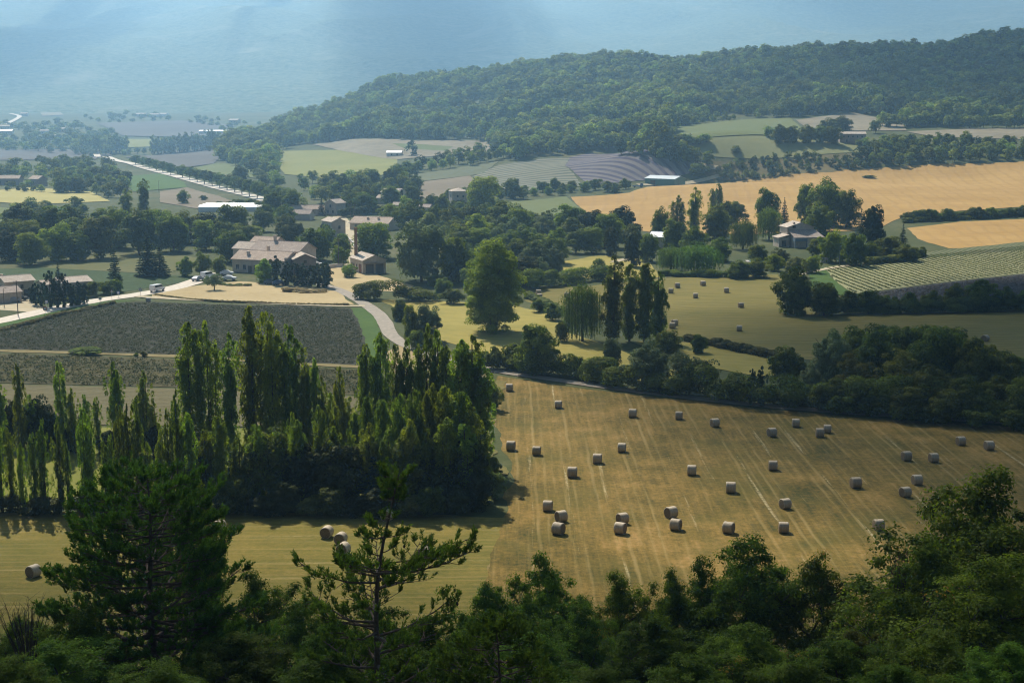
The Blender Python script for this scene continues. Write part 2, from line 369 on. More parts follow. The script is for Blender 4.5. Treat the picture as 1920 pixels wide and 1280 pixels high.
# distant trees: one mesh with its trunk
def gen_far(kind, mat, n, h, w, seed, k=22, per=60, leaf=.8, base=.04, pop=False):
    for i in range(n):
        C, Rr, r = oak_clumps(h, w, k, seed+i, base, (.3, .5))
        if pop: Rr[:, 2] *= 2.2
        P, N, t = clump_pts(C, Rr, per, r=r); m = MB(); m.tube([(0, 0, -.5), (0, 0, h*.6)], [.022*h, .012*h], 5)
        lib(kind, leaves(kind, P, N, leaf, mat, .8, t, trunk=m, r=r), None, h, w)
M['farleaf'] = leaf_mat('distant_leaves', (.06,.105,.03), (.25,.30,.085), .45)
gen_far('far', M['farleaf'], 5, 10, 9, 400)
gen_far('farlime', M['scrub'], 4, 10, 9, 410)
gen_far('fardark', M['oak'], 3, 10, 8, 420)
gen_far('farpoplar', M['oak'], 3, 20, 5, 430, k=22, per=30, leaf=.95, base=.02, pop=True)
gen_far('farbush', M['scrub'], 4, 4, 5, 440, k=12, per=30, leaf=.6, base=0)
gen_far('farcone', M['conifer'], 2, 10, 5, 450, k=18, per=30, leaf=.7, base=.02, pop=True)
TNAME = dict(oak='oak_tree', limepoplar='poplar_tree', plane='plane_tree', lime='lime_tree', dark='evergreen_oak_tree', pale='pale_willow_tree', scrub='shrub', bush='bush', thin='ash_tree', yellowish='locust_tree',
  bigpoplar='black_poplar_tree', poplar='poplar_tree', youngpoplar='poplar_tree', cypress='cypress_tree', spruce='spruce_tree', willow='weeping_willow_tree',
  far='broadleaf_tree', farlime='broadleaf_tree', fardark='evergreen_oak_tree', farpoplar='poplar_tree', farbush='shrub', farcone='conifer_tree')
NTREE = [0]
def tree_at(kind, p, h, wd, label, group=None, cat=None, ix=None):
    NTREE[0] += 1
    cr, tk, h0, w0 = LIB[kind][ix if ix is not None else rnd.randrange(len(LIB[kind]))]
    sc = (wd/w0*rnd.uniform(.94, 1.06), wd/w0*rnd.uniform(.94, 1.06), h/h0); rz = rnd.uniform(0, 6.283)
    cat = cat or ('bush' if 'bush' in kind or kind == 'scrub' else 'tree')
    if tk is None:
        o = link(TNAME[kind], cr); o.location = p; o.rotation_euler = (0, 0, rz); o.scale = sc
    else:
        o = empty(TNAME[kind], p, rz, sc); link('crown', cr, o)
        link('trunk', tk, o)
    return tag(o, label, cat, group)
def tree(kind, px, py, wpx, hpx, label, group=None, cat=None, ix=None):
    p = at(px, py); s = mpp(p)
    return tree_at(kind, p, hpx*s, wpx*s, label, group, cat, ix)
def inside(x, y, poly):
    c = False; j = len(poly)-1
    for i in range(len(poly)):
        xi, yi = poly[i]; xj, yj = poly[j]
        if (yi > y) != (yj > y) and x < (xj-xi)*(y-yi)/(yj-yi)+xi: c = not c
        j = i
    return c
def fill(kinds, poly, n, wr, hr, desc, place, frm, group, sep=.62, cat=None, avoid=()):
    """scatter single trees (pixel polygon), each labelled by its place in order from a landmark"""
    x0, x1 = min(p[0] for p in poly), max(p[0] for p in poly); y0, y1 = min(p[1] for p in poly), max(p[1] for p in poly)
    got, tries = [], 0
    while len(got) < n and tries < n*80:
        tries += 1; x, y = rnd.uniform(x0, x1), rnd.uniform(y0, y1)
        if not inside(x, y, poly): continue
        s = rnd.random(); wd = wr[0]+(wr[1]-wr[0])*s
        if any(math.hypot(x-a, (y-b)*2.6) < sep*(wd+c)/2*1.35 for a, b, c, _ in got): continue
        if any(math.hypot(x-a, (y-b)*2) < c for a, b, c in avoid): continue
        got.append((x, y, wd, s))
    fx, fy = frm[1]; got.sort(key=lambda g_: math.hypot(g_[0]-fx, g_[1]-fy))
    for i, (x, y, wd, s) in enumerate(got):
        k = rnd.choice(kinds); size = 'small' if s < .3 else ('large' if s > .72 else 'middling')
        tree(k, x, y, wd, hr[0]+(hr[1]-hr[0])*s*rnd.uniform(.85, 1.1), f'{size} {desc[k] if isinstance(desc, dict) else desc} {place}, {ordinal(i+1)} from {frm[0]}', group, cat)
# ------------------------------------------------------------------ ground sheet
def build_ground():
    ys = np.concatenate([np.arange(-120, 40, 6), np.arange(40, 320, 3.5), np.arange(320, 800, 6), np.arange(800, 1400, 7), np.arange(1400, 2300, 14), np.arange(2300, 3500, 40)])
    us = np.linspace(-.72, .72, 260); V, nu = [], len(us)
    X = us[None]*(np.abs(ys)[:, None]+110); Y = np.repeat(ys[:, None], nu, 1); Z = H(X, Y)
    V = np.stack([X, Y, Z], 2).reshape(-1, 3)
    F = [(i*nu+j, i*nu+j+1, (i+1)*nu+j+1, (i+1)*nu+j) for i in range(len(ys)-1) for j in range(nu-1)]
    g = G('ground'); v = g.coord()
    a = g.noise(.013, v, 6, .65); b = g.noise(.35, v, 5, .7)
    c = g.ramp(g.math('ADD', g.math('MULTIPLY', a, .6), g.math('MULTIPLY', b, .4)), [(.34, (.034, .048, .014)), (.52, (.065, .075, .024)), (.68, (.13, .112, .05))])
    m = g.fin(c, .95, b, .4, .6, .1)
    tag(link('ground', mesh('ground', V, F, [m], None, True)), kind='structure')
build_ground()
LAYER = [0]
def drape(name, poly, mat, off=.12, step=None, jit=.8, world=False, label=None):
    """a field sheet: pixel polygon laid on the terrain, its edge roughened in metres"""
    P = [Vector(p) if world else at(*p) for p in poly]
    d = sum(p.y for p in P)/len(P); step = step or max(3.0, d*.018); B = []
    for i, p in enumerate(P):
        q = P[(i+1) % len(P)]; L = (q.xy-p.xy).length; k = max(1, int(L/(step*.5)))
        for j in range(k):
            t = j/k; b = p.xy.lerp(q.xy, t); nrm = (q.xy-p.xy).normalized(); nrm = Vector((-nrm.y, nrm.x))
            f = noise.noise(Vector((b.x*.11, b.y*.11, 3)))+.7*noise.noise(Vector((b.x*.4, b.y*.4, 9)))
            B.append(b+nrm*f*jit)
    bx = [(b.x, b.y) for b in B]; x0, x1 = min(b[0] for b in bx), max(b[0] for b in bx); y0, y1 = min(b[1] for b in bx), max(b[1] for b in bx)
    step = max(min(step, 8), math.sqrt((x1-x0)*(y1-y0)/16000)); I = []
    for x in np.arange(x0, x1, step):
        for y in np.arange(y0, y1, step):
            if inside(x+.3*step, y, bx): I.append(Vector((x+.3*step, y)))
    n = len(B)
    vs, es, fs, *_ = delaunay_2d_cdt(B+I, [], [list(range(n))], 1, 1e-4)
    z = H(np.array([v.x for v in vs]), np.array([v.y for v in vs])); LAYER[0] += 1
    z = z+(off-.10)+.03+max(0, d-560)*.00065+.012*(LAYER[0] % 5)
    V = [(v.x, v.y, zz) for v, zz in zip(vs, z)]; out = []
    for f in fs:
        a = sum((V[f[(i)]][0]*V[f[(i+1) % len(f)]][1]-V[f[(i+1) % len(f)]][0]*V[f[i]][1]) for i in range(len(f)))
        out.append(f if a > 0 else list(reversed(f)))
    o = link(name, mesh(name, V, out, [mat], None, True)); tag(o, kind='structure'); return o
def road(name, pts, width, mat, off=.22, jit=.25):
    P = [at(*p) for p in pts]; Q = []
    for i in range(len(P)-1):                              # catmull-rom
        p0, p1, p2, p3 = P[max(i-1, 0)], P[i], P[i+1], P[min(i+2, len(P)-1)]; k = max(2, int((p2-p1).length/4))
        for j in range(k):
            t = j/k; Q.append(.5*((2*p1)+(p2-p0)*t+(2*p0-5*p1+4*p2-p3)*t*t+(3*p1-p0-3*p2+p3)*t**3))
    Q.append(P[-1]); V, F = [], []
    LAYER[0] += 1
    for i, q in enumerate(Q):
        d = (Q[min(i+1, len(Q)-1)]-Q[max(i-1, 0)]); n = Vector((-d.y, d.x, 0)).normalized(); wd = width/2*(1+.06*noise.noise(q*.1))
        for k in (-1, -.5, 0, .5, 1):
            p = q+n*k*(wd+(jit*noise.noise(q*.5+Vector((k*9, 0, 0))) if abs(k) == 1 else 0)); V.append((p.x, p.y, Hs(p.x, p.y)+.08+(off-.2)+max(0, p.y-560)*.0008+.012*(LAYER[0] % 5)))
    F = [(i*5+k, i*5+k+1, (i+1)*5+k+1, (i+1)*5+k) for i in range(len(Q)-1) for k in range(4)]
    F = [tuple(reversed(f)) for f in F]
    return tag(link(name, mesh(name, V, F, [mat], None, True)), kind='structure')

def hay_mat(name, rot, near=True):
    g = G(name); v = g.coord(); vs = g.coord((1, .07, 1), rot); vl = g.coord((1, .035, 1), rot)
    big = g.noise(.035, v, 5, .6); patch = g.noise(.16, v, 4, .6); fine = g.noise(1.4, v, 6, .75); st = g.noise(.9, vs, 5, .7)
    t = g.math('ADD', g.math('ADD', g.math('MULTIPLY', big, .26), g.math('MULTIPLY', patch, .22)), g.math('ADD', g.math('MULTIPLY', fine, .30), g.math('MULTIPLY', st, .22)))
    c = g.ramp(t, [(.405, (.048, .047, .009)), (.465, (.110, .080, .016)), (.53, (.185, .122, .028)), (.61, (.31, .19, .062))])
    gr = g.mr(g.noise(.075, v, 5, .65), .48, .64); c = g.mix(g.math('MULTIPLY', gr, .5), c, (.085, .080, .014))
    if not near: c = g.mix(.45, c, (.155, .150, .026))
    # mower tracks and left-over windrow straw
    w_ = g.n('TexWave', wave_type='BANDS', bands_direction='X'); g.l(g.coord((1, 1, 1), rot), w_.inputs[0]); w_.inputs['Scale'].default_value = 2*math.pi/20/1.35
    w_.inputs['Distortion'].default_value = 2.2; w_.inputs['Detail Scale'].default_value = .35
    c = g.mix(g.math('MULTIPLY', g.math('MULTIPLY', g.mr(w_.outputs['Fac'], .55, 1), g.mr(g.noise(.4, vl, 5, .75), .46, .66)), .5), c, (.34, .25, .10))
    w2 = g.n('TexWave', wave_type='BANDS', bands_direction='X'); g.l(g.coord((1, 1, 1), rot), w2.inputs[0]); w2.inputs['Scale'].default_value = 2*math.pi/20/5.2
    w2.inputs['Distortion'].default_value = 1.1; w2.inputs['Detail Scale'].default_value = .25
    k = g.math('MULTIPLY', g.mr(w2.outputs['Fac'], .965, 1.0), g.mr(g.noise(.75, vl, 4, .75), .55, .64))
    k = g.math('MULTIPLY', k, g.mr(fine, .35, .55))
    c = g.mix(g.math('MULTIPLY', k, .7 if near else .3), c, (.46, .38, .21))
    return g.fin(c, .95, g.math('ADD', g.math('MULTIPLY', fine, 1), g.math('MULTIPLY', st, .8)), .55, .25, .1)

# ------------------------------------------------------------------ fields (pixel outlines laid on the terrain)
m_lav = field_mat('dark_lavender', (.030,.032,.019), (.060,.058,.036), .03, .8, (1,.3,1), R(92), None, .5)
m_lav2 = field_mat('dull_lavender', (.036,.042,.016), (.12,.10,.04), .07, .6, (1,.3,1), R(92), None, .6)
m_tan = field_mat('tan_stubble', (.11,.10,.05), (.185,.16,.085), .03, 1.2, (1,1,1), R(92), (1.2, (.13,.115,.06), .5, 1.2, 4), .4)
m_green = field_mat('green_grass', (.045,.095,.015), (.085,.15,.028), .05, .7)
m_meadow = field_mat('meadow_grass', (.13,.155,.026), (.26,.25,.05), .03, .5)
m_yellow = field_mat('mown_grass', (.235,.215,.050), (.46,.375,.11), .035, .5, (1,.25,1), R(-70), None, .4)
m_midhay = field_mat('mown_hay', (.135,.13,.028), (.285,.225,.068), .03, .5, (1,.12,1), R(84), (3.0, (.11,.11,.03), .6, 1.4, 5), .35)
m_yard = field_mat('dry_yard', (.40,.31,.17), (.58,.46,.28), .04, .5)
m_gravel = field_mat('pale_gravel', (.45,.38,.28), (.62,.54,.41), .05, .8)
m_orange = field_mat('ripe_wheat', (.36,.215,.068), (.58,.375,.145), .022, .5, (.06,1,1), R(6), (7, (.36,.225,.08), .6, 1.6, 4), .5)
m_vine = field_mat('pale_rows', (.25,.255,.13), (.38,.375,.22), .05, .6)
m_violet = field_mat('violet_lavender', (.085,.080,.085), (.135,.125,.13), .04, .6, (1,1,1), R(75), (1.8, (.05,.055,.045), .45, .9, 1), .4)
m_fresh = field_mat('fresh_grass', (.055,.115,.02), (.10,.17,.035), .03, .4)
m_pasture = field_mat('pasture', (.115,.15,.05), (.18,.20,.075), .012, .3)
m_lawn = field_mat('lime_grass', (.19,.21,.06), (.29,.28,.09), .012, .25)
m_plough = field_mat('ploughed_soil', (.19,.155,.115), (.27,.225,.17), .02, .35, (.2,1,1), R(20))
m_stony = field_mat('stony_stubble', (.16,.14,.10), (.36,.31,.24), .03, .35, (.5,1,1), 0)
m_scrub = field_mat('dry_scrub', (.10,.095,.04), (.22,.175,.09), .03, .25)
m_vineg = field_mat('green_vines', (.045,.085,.032), (.085,.125,.05), .04, .5, (1,1,1), R(88), (2.2, (.035,.06,.02), .4, .9, 4), .6)
m_park = field_mat('park_grass', (.10,.115,.04), (.16,.155,.06), .03, .4)  # dark meadow grass of the park
m_pviolet = field_mat('far_lavender', (.10,.095,.105), (.16,.15,.15), .01, .1)
m_hay = hay_mat('hay_stubble', R(0)); m_hay2 = hay_mat('hay_stubble_across', R(88), False)

W = [at(935,704), at(1000,716), at(1100,730), at(1250,747), at(1400,764), at(1600,782), at(1760,792), at(1990,806)]
W = [tuple(p) for p in W]+[(95,118,0),(-8,118,0)]+[tuple(at(905,1040)), tuple(at(950,960)), tuple(at(960,880)), tuple(at(930,800)), tuple(at(918,760))]
drape('hay_field', W, m_hay, .10, 3.2, .9, True)
drape('hay_meadow', [(-120,118,0),(-3,118,0)]+[tuple(at(*p)) for p in [(918,1040),(950,972),(700,962),(300,958),(0,962),(-260,966)]], m_hay2, .10, 3, .8, True)
drape('verge', [(915,712),(948,716),(938,760),(918,800),(925,850),(948,890),(930,905),(918,890),(900,820),(895,760)], field_mat('rough_verge', (.12,.125,.032), (.25,.20,.075), .08, .8), .16, 2.5, 1.6)
drape('lavender_field', [(-60,632),(0,614),(60,600),(130,583),(215,569),(262,566),(400,571),(560,574),(656,578),(672,602),(686,642),(694,686),(500,678),(345,668),(150,661),(-60,655)], m_lav, .14)
drape('grass_strip', [(655,578),(690,578),(706,600),(714,640),(716,694),(694,686),(684,645),(670,602)], m_green, .15)
drape('grass_strip', [(-60,612),(0,606),(60,594),(120,577),(215,563),(262,563),(215,568),(130,583),(60,600),(-60,630)], m_green, .13)
drape('verge', [(-60,654),(150,660),(345,667),(500,678),(700,687),(720,692),(700,692),(500,681),(345,671),(150,664.5),(-60,658)], field_mat('dry_strip', (.15,.13,.055), (.30,.24,.115), .15, .8), .17, None, .9)
drape('lavender_field', [(-60,662),(150,667),(345,675),(500,685),(715,696),(735,720),(760,745),(600,738),(345,727),(0,718),(-60,716)], m_lav2, .13)
drape('stubble_field', [(-60,720),(0,721),(345,730),(600,741),(770,750),(800,790),(600,800),(300,800),(-60,790)], m_tan, .14)
drape('meadow', [(-60,794),(300,804),(600,804),(800,794),(880,760),(900,820),(920,900),(915,945),(600,950),(200,945),(-60,950)], m_meadow, .12)
drape('verge', [(760,645),(850,672),(915,692),(900,740),(880,760),(800,790),(770,745),(735,700),(722,660)], field_mat('pale_verge', (.30,.235,.12), (.46,.36,.21), .05, .5), .12)
drape('mown_field', [(705,562),(850,566),(960,572),(1040,592),(1060,622),(1150,652),(1240,690),(1400,728),(1395,748),(1240,722),(1120,700),(1000,684),(900,662),(830,640),(800,600),(745,580)], m_yellow, .13)
drape('mown_field', [(1180,640),(1290,642),(1450,670),(1540,700),(1420,706),(1300,684)], m_yellow, .15)
drape('hay_field', [(985,538),(1090,538),(1240,522),(1460,515),(1475,562),(1560,592),(1760,588),(1980,584),(1980,720),(1700,700),(1465,668),(1290,636),(1200,612),(1060,588),(985,566)], m_midhay, .11)
drape('hay_field', [(1045,492),(1130,478),(1215,488),(1240,520),(1150,524),(1050,520)], m_yellow, .14)
drape('vine_field', [(1545,502),(1640,489),(1760,476),(1980,455),(1980,506),(1750,532),(1600,551),(1566,528)], m_vine, .13)
drape('vine_field', [(1560,499),(1700,476),(1980,447),(1980,464),(1760,482),(1640,494)], field_mat('green_rows', (.07,.10,.035), (.12,.14,.055), .04, .5, (1,1,1), R(-5), (2.3, (.22,.20,.12), .6, .9, 1.0)), .16)
drape('grass_strip', [(1515,508),(1545,502),(1566,528),(1600,551),(1560,556),(1520,536)], m_green, .15)
drape('lavender_field', [(1588,556),(1750,533),(1980,508),(1980,556),(1700,572),(1600,574)], m_violet, .14)
drape('wheat_field', [(1700,428),(1800,416),(1980,408),(1980,462),(1780,466),(1725,450)], m_orange, .13)
drape('wheat_field', [(1070,370),(1180,362),(1300,346),(1400,338),(1600,319),(1750,308),(1980,300),(1980,384),(1800,396),(1690,408),(1640,432),(1400,440),(1250,440),(1190,432),(1110,405)], m_orange, .14)
drape('green_field', [(925,380),(1062,368),(1085,388),(1108,406),(1140,424),(1050,440),(870,432),(850,400)], m_pasture, .13)
def curved_rows(name, col, col2, row):
    g = G(name); P0 = at(1010, 420); v = g.coord()
    s = g.n('VectorMath', operation='SUBTRACT'); g.l(v, s.inputs[0]); s.inputs[1].default_value = (at(1075, 380).x, 770, 0)
    s2 = g.n('VectorMath', operation='MULTIPLY'); g.l(s.outputs[0], s2.inputs[0]); s2.inputs[1].default_value = (1, .42, 0)
    ln = g.n('VectorMath', operation='LENGTH'); g.l(s2.outputs[0], ln.inputs[0])
    k = g.math('ADD', g.math('MULTIPLY', g.math('SINE', g.math('MULTIPLY', ln.outputs['Value'], 2*math.pi/4.2)), .5), .5)
    k = g.math('MULTIPLY', g.mr(k, .35, .8), g.mr(g.noise(.1, v, 4), .3, .6, .55, 1))
    f = g.noise(.03, v, 4); c = g.mix(k, g.ramp(f, [(.3, col), (.7, col2)]), row)
    return g.fin(c, .95, k, .5, .6, .1)
drape('lavender_field', [(885,332),(935,310),(1010,299),(1068,296),(1058,312),(1080,332),(1095,350),(1000,358),(920,356)], curved_rows('curved_pale_rows', (.15,.145,.10), (.20,.19,.13), (.065,.08,.052)), .14)
drape('lavender_field', [(1068,296),(1100,289),(1160,289),(1230,297),(1290,304),(1312,316),(1290,328),(1190,340),(1110,347),(1088,335),(1060,312)], curved_rows('curved_purple_rows', (.125,.112,.11), (.17,.15,.145), (.048,.040,.072)), .15)
drape('ploughed_field', [(752,346),(880,330),(905,346),(890,362),(800,374),(760,358)], m_plough, .14)
drape('green_field', [(760,330),(880,312),(935,303),(905,326),(880,330),(752,345)], field_mat('grey_green_crop', (.12,.14,.085), (.17,.18,.11), .02, .3), .15)
drape('grass_field', [(518,284),(640,282),(745,300),(745,320),(690,337),(600,335),(535,328),(520,310)], m_lawn, .13)
drape('stony_field', [(585,272),(660,262),(780,265),(925,264),(900,290),(830,292),(745,300),(640,284)], m_stony, .12)
drape('green_field', [(735,270),(850,276),(835,284),(760,280)], m_pasture, .16)
drape('lavender_field', [(235,296),(300,285),(400,278),(412,296),(400,308),(340,316)], m_pviolet, .13)
drape('grass_field', [(350,318),(400,308),(490,304),(498,330),(440,338)], m_pasture, .13)
drape('green_field', [(225,332),(300,326),(345,342),(350,352),(250,360)], m_fresh, .13)
drape('ploughed_field', [(300,360),(350,352),(410,368),(450,384),(380,394),(300,380)], m_plough, .14)
drape('grass_field', [(-60,362),(60,352),(170,360),(206,378),(60,384),(-60,376)], field_mat('yellow_crop', (.38,.34,.12), (.50,.43,.17), .02, .3), .13)
drape('green_field', [(-60,384),(60,394),(60,436),(-60,450)], m_pasture, .13)
drape('vine_field', [(-60,506),(90,502),(300,515),(385,517),(360,527),(240,546),(220,551),(60,560),(-60,540)], m_vineg, .13)
drape('park_lawn', [(50,500),(200,478),(330,476),(400,490),(300,514),(90,503)], m_park, .14)
drape('dry_field', [(326,540),(450,528),(620,540),(664,571),(560,571),(400,566),(285,560),(284,551)], m_yard, .14)
drape('yard', [(612,505),(655,500),(720,520),(775,536),(760,548),(700,545),(640,552),(620,530)], m_yard, .14)
drape('driveway', [(-20,580),(20,558),(60,556),(75,572),(88,584),(60,586)], m_gravel, .15)
drape('pasture', [(1245,276),(1440,256),(1590,270),(1660,286),(1500,296),(1330,294)], field_mat('pale_pasture', (.20,.215,.10), (.28,.28,.135), .01, .2), .13)
drape('pasture', [(1255,240),(1380,226),(1482,222),(1502,240),(1440,254),(1300,264)], m_pasture, .14)
drape('stony_field', [(1492,226),(1600,212),(1690,230),(1700,246),(1560,246),(1510,240)], m_stony, .15)
drape('stony_field', [(1700,248),(1980,238),(1980,264),(1760,258)], m_stony, .13)
drape('scrub_slope', [(1290,300),(1500,298),(1660,288),(1700,300),(1560,324),(1400,338),(1330,336)], m_scrub, .13)
drape('stony_slope', [(556,222),(572,205),(592,193),(616,186),(622,196),(604,212),(580,226)], field_mat('bare_slope', (.30,.20,.12), (.46,.33,.21), .03, .2), .3)
drape('ploughed_field', [(-60,280),(190,279),(210,292),(180,300),(-60,302)], m_pviolet, .13)
drape('ploughed_field', [(180,232),(340,227),(440,236),(425,256),(230,256)], m_pviolet, .13)
drape('stony_field', [(75,213),(112,211),(120,217),(80,219)], m_stony, .2)
drape('dry_field', [(225,262),(290,262),(290,276),(225,278)], m_lawn, .16)

# ------------------------------------------------------------------ roads
m_white = plain('pale_road', (.42,.37,.30), .9, (.62,.55,.45), .6)
m_lane = plain('lane_asphalt', (.20,.175,.14), .9, (.33,.285,.225), .8)
road('main_road', [(-80,617),(0,602),(80,584),(180,564),(262,552),(330,539),(384,522),(412,512)], 6.2, m_white)
road('dirt_track', [(256,556),(330,561),(500,569),(640,574),(684,574)], 2.8, m_gravel, .26)
road('lane', [(600,533),(640,546),(680,568),(708,588),(722,606),(733,628),(758,645),(800,662),(860,680),(935,697)], 3.6, m_lane)
road('lane', [(935,697),(1050,714),(1200,735),(1400,758),(1600,775),(1760,785),(1990,799)], 3.0, plain('shaded_lane_asphalt', (.17,.145,.115), .9, (.25,.215,.17), .3))  # shade on this stretch is put into a darker asphalt colour
road('village_street', [(635,532),(640,512),(655,492),(657,470),(661,452),(656,434),(646,418),(634,406)], 5.6, m_gravel)
road('avenue_road', [(180,288),(205,297),(250,309),(310,326),(380,345),(450,363),(520,383),(575,400)], 8.5, m_white)
road('far_road', [(0,236),(18,231),(32,224),(36,219),(20,215)], 9, m_white)
road('farm_track', [(1195,347),(1270,346),(1335,334),(1362,325),(1345,316),(1300,308)], 4, m_gravel)
road('field_path', [(1500,515),(1560,503),(1640,492),(1700,478)], 2.6, m_gravel, .3)
road('field_path', [(1150,492),(1200,480),(1260,474),(1330,475)], 3, m_gravel, .3)

# ------------------------------------------------------------------ mountain behind the valley
def build_mountain():
    us = np.linspace(-.85, .85, 280); ys = np.concatenate([np.linspace(2850, 6000, 130), np.linspace(6040, 9900, 90)]); V = []
    for y in ys:
        for u in us:
            x = u*(y+1200)
            n1 = noise.fractal(Vector((x*.0009, y*.0007, 2)), 1, 2, 5); n2 = noise.ridged_multi_fractal(Vector((x*.0011+5, y*.0006, 7)), 1, 2, 4, 1, 2)
            t = max(0, min(1, (y-3150+n1*250)/6600)); t = t*.75+t*t*.25
            V.append((x, y, Hs(x, min(y, 3300))-6+t*(1180+n1*60)+t*(1-t)*260*(n2-1.0)+t*noise.noise(Vector((x*.01, y*.01, 1)))*9))
    nx = len(us); F = [(i*nx+j, i*nx+j+1, (i+1)*nx+j+1, (i+1)*nx+j) for i in range(len(ys)-1) for j in range(nx-1)]
    g = G('mountain_woods'); v = g.coord()
    a = g.noise(.004, v, 6, .65); b = g.noise(.05, v, 5, .75); r = g.noise(.012, v, 6, .7)
    c = g.mix(g.mr(b, .35, .65), (.05, .08, .04), (.19, .21, .12))
    c = g.mix(g.mr(g.math('ADD', g.math('MULTIPLY', a, .6), g.math('MULTIPLY', r, .4)), .54, .66), c, (.24, .24, .16))
    m = g.fin(c, .95, b, 1.0, 9, .05)
    tag(link('mountain', mesh('mountain', V, F, [m], None, True)), kind='structure')
build_mountain()

# ------------------------------------------------------------------ haze over the whole valley
HAZE = 1.85e-4
def build_haze():
    m, t = newmat('haze'); o = t.nodes.new('ShaderNodeOutputMaterial'); p = t.nodes.new('ShaderNodeVolumePrincipled')
    p.inputs['Color'].default_value = (.39, .69, 1.0, 1); p.inputs['Density'].default_value = HAZE; p.inputs['Anisotropy'].default_value = .42
    t.links.new(p.outputs[0], o.inputs['Volume'])
    z0, z1 = -4, 1420
    mb = MB().box((0, 4900, (z0+z1)/2), (20000, 10200, z1-z0))
    tag(mb.obj('haze', [m]), kind='stuff')
build_haze()

# ------------------------------------------------------------------ the wooded hill: one far-off mass
def build_wood(name, poly, spacing, kinds, hr, front=None, back_pts=None):
    """poly in pixels for the foot of the wood, then world points behind the crest"""
    P = [tuple(at(*p).xy) for p in poly]+back_pts
    x0, x1 = min(p[0] for p in P), max(p[0] for p in P); y0, y1 = min(p[1] for p in P), max(p[1] for p in P)
    pts = []; r = np.random.RandomState(5); row = 0
    for y in np.arange(y0, y1, spacing*.87):
        row += 1
        for x in np.arange(x0, x1, spacing):
            px, py = x+(row % 2)*spacing/2+r.uniform(-.38, .38)*spacing, y+r.uniform(-.38, .38)*spacing
            if inside(px, py, P) and noise.noise(Vector((px*.018, py*.018, 4))) > -.42: pts.append((px, py))
    bare = at(596, 200).xy; pts = [p for p in pts if math.hypot((p[0]-bare.x)/22, (p[1]-bare.y)/75) > 1]; pts = np.array(pts); z = H(pts[:, 0], pts[:, 1]); n = len(pts)
    me = bpy.data.meshes.new(name); me.from_pydata([(a, b, c-.2) for (a, b), c in zip(pts, z)], [], [])
    sc = r.uniform(*hr, n)*(.95+.8*np.array([noise.noise(Vector((a*.012, b*.012, 8)))+.5*noise.noise(Vector((a*.035, b*.035, 18))) for a, b in pts])); sc = np.clip(sc, .5, 2.2)
    kz = np.array([noise.noise(Vector((a*.007, b*.007, 20)))+.6*noise.noise(Vector((a*.02, b*.02, 3)))+.3*r.normal() for a, b in pts])
    ix = r.randint(0, 5, n); ix = np.where(kz > .12, 5+r.randint(0, 4, n), ix); ix = np.where(kz < -.35, 11+r.randint(0, 3, n), ix); ix = np.where(kz < -.7, 9+r.randint(0, 2, n), ix)
    A = me.attributes.new('size', 'FLOAT', 'POINT'); A.data.foreach_set('value', sc.astype(np.float32))
    A = me.attributes.new('spin', 'FLOAT', 'POINT'); A.data.foreach_set('value', (r.rand(n)*6.283).astype(np.float32))
    A = me.attributes.new('sort', 'INT', 'POINT'); A.data.foreach_set('value', ix.astype(np.int32))
    o = link(name, me)
    ng = bpy.data.node_groups.new(name, 'GeometryNodeTree'); ng.interface.new_socket('Geometry', in_out='INPUT', socket_type='NodeSocketGeometry'); ng.interface.new_socket('Geometry', in_out='OUTPUT', socket_type='NodeSocketGeometry')
    N = ng.nodes.new; L = ng.links.new; gi, go = N('NodeGroupInput'), N('NodeGroupOutput')
    j = N('GeometryNodeJoinGeometry'); src = []
    for kd in ('far', 'farlime', 'farcone', 'fardark'):
        src += LIB[kd]
    for cr, *_ in reversed(src):
        so = bpy.data.objects.new('wood_tree', cr); oi = N('GeometryNodeObjectInfo'); oi.inputs['Object'].default_value = so; oi.inputs['As Instance'].default_value = True
        L(oi.outputs['Geometry'], j.inputs[0])
    ip = N('GeometryNodeInstanceOnPoints'); ip.inputs['Pick Instance'].default_value = True
    def attr(nm, typ):
        a = N('GeometryNodeInputNamedAttribute'); a.data_type = typ; a.inputs['Name'].default_value = nm; return a.outputs['Attribute']
    cx = N('ShaderNodeCombineXYZ'); L(attr('spin', 'FLOAT'), cx.inputs[2])
    L(gi.outputs[0], ip.inputs['Points']); L(j.outputs[0], ip.inputs['Instance']); L(attr('sort', 'INT'), ip.inputs['Instance Index']); L(cx.outputs[0], ip.inputs['Rotation']); L(attr('size', 'FLOAT'), ip.inputs['Scale'])
    L(ip.outputs[0], go.inputs[0])
    o.modifiers.new('wood', 'NODES').node_group = ng
    tag(o, kind='stuff'); print(name, n)
build_wood('hill_wood', [(415,302),(470,316),(505,322),(522,300),(520,282),(590,270),(660,260),(780,263),(915,264),(960,300),(1010,294),(1090,286),(1170,286),(1245,292),(1250,262),(1258,238),(1300,236),(1400,222),(1500,220),(1600,210),(1660,222),(1700,238),(1800,236),(1990,228)], 9.8, None, (.9, 1.65),
  back_pts=[(900,1200),(950,1640),(560,1760),(350,1840),(100,1930),(-100,2000),(-230,2020),(-330,1960),(-340,1650)])

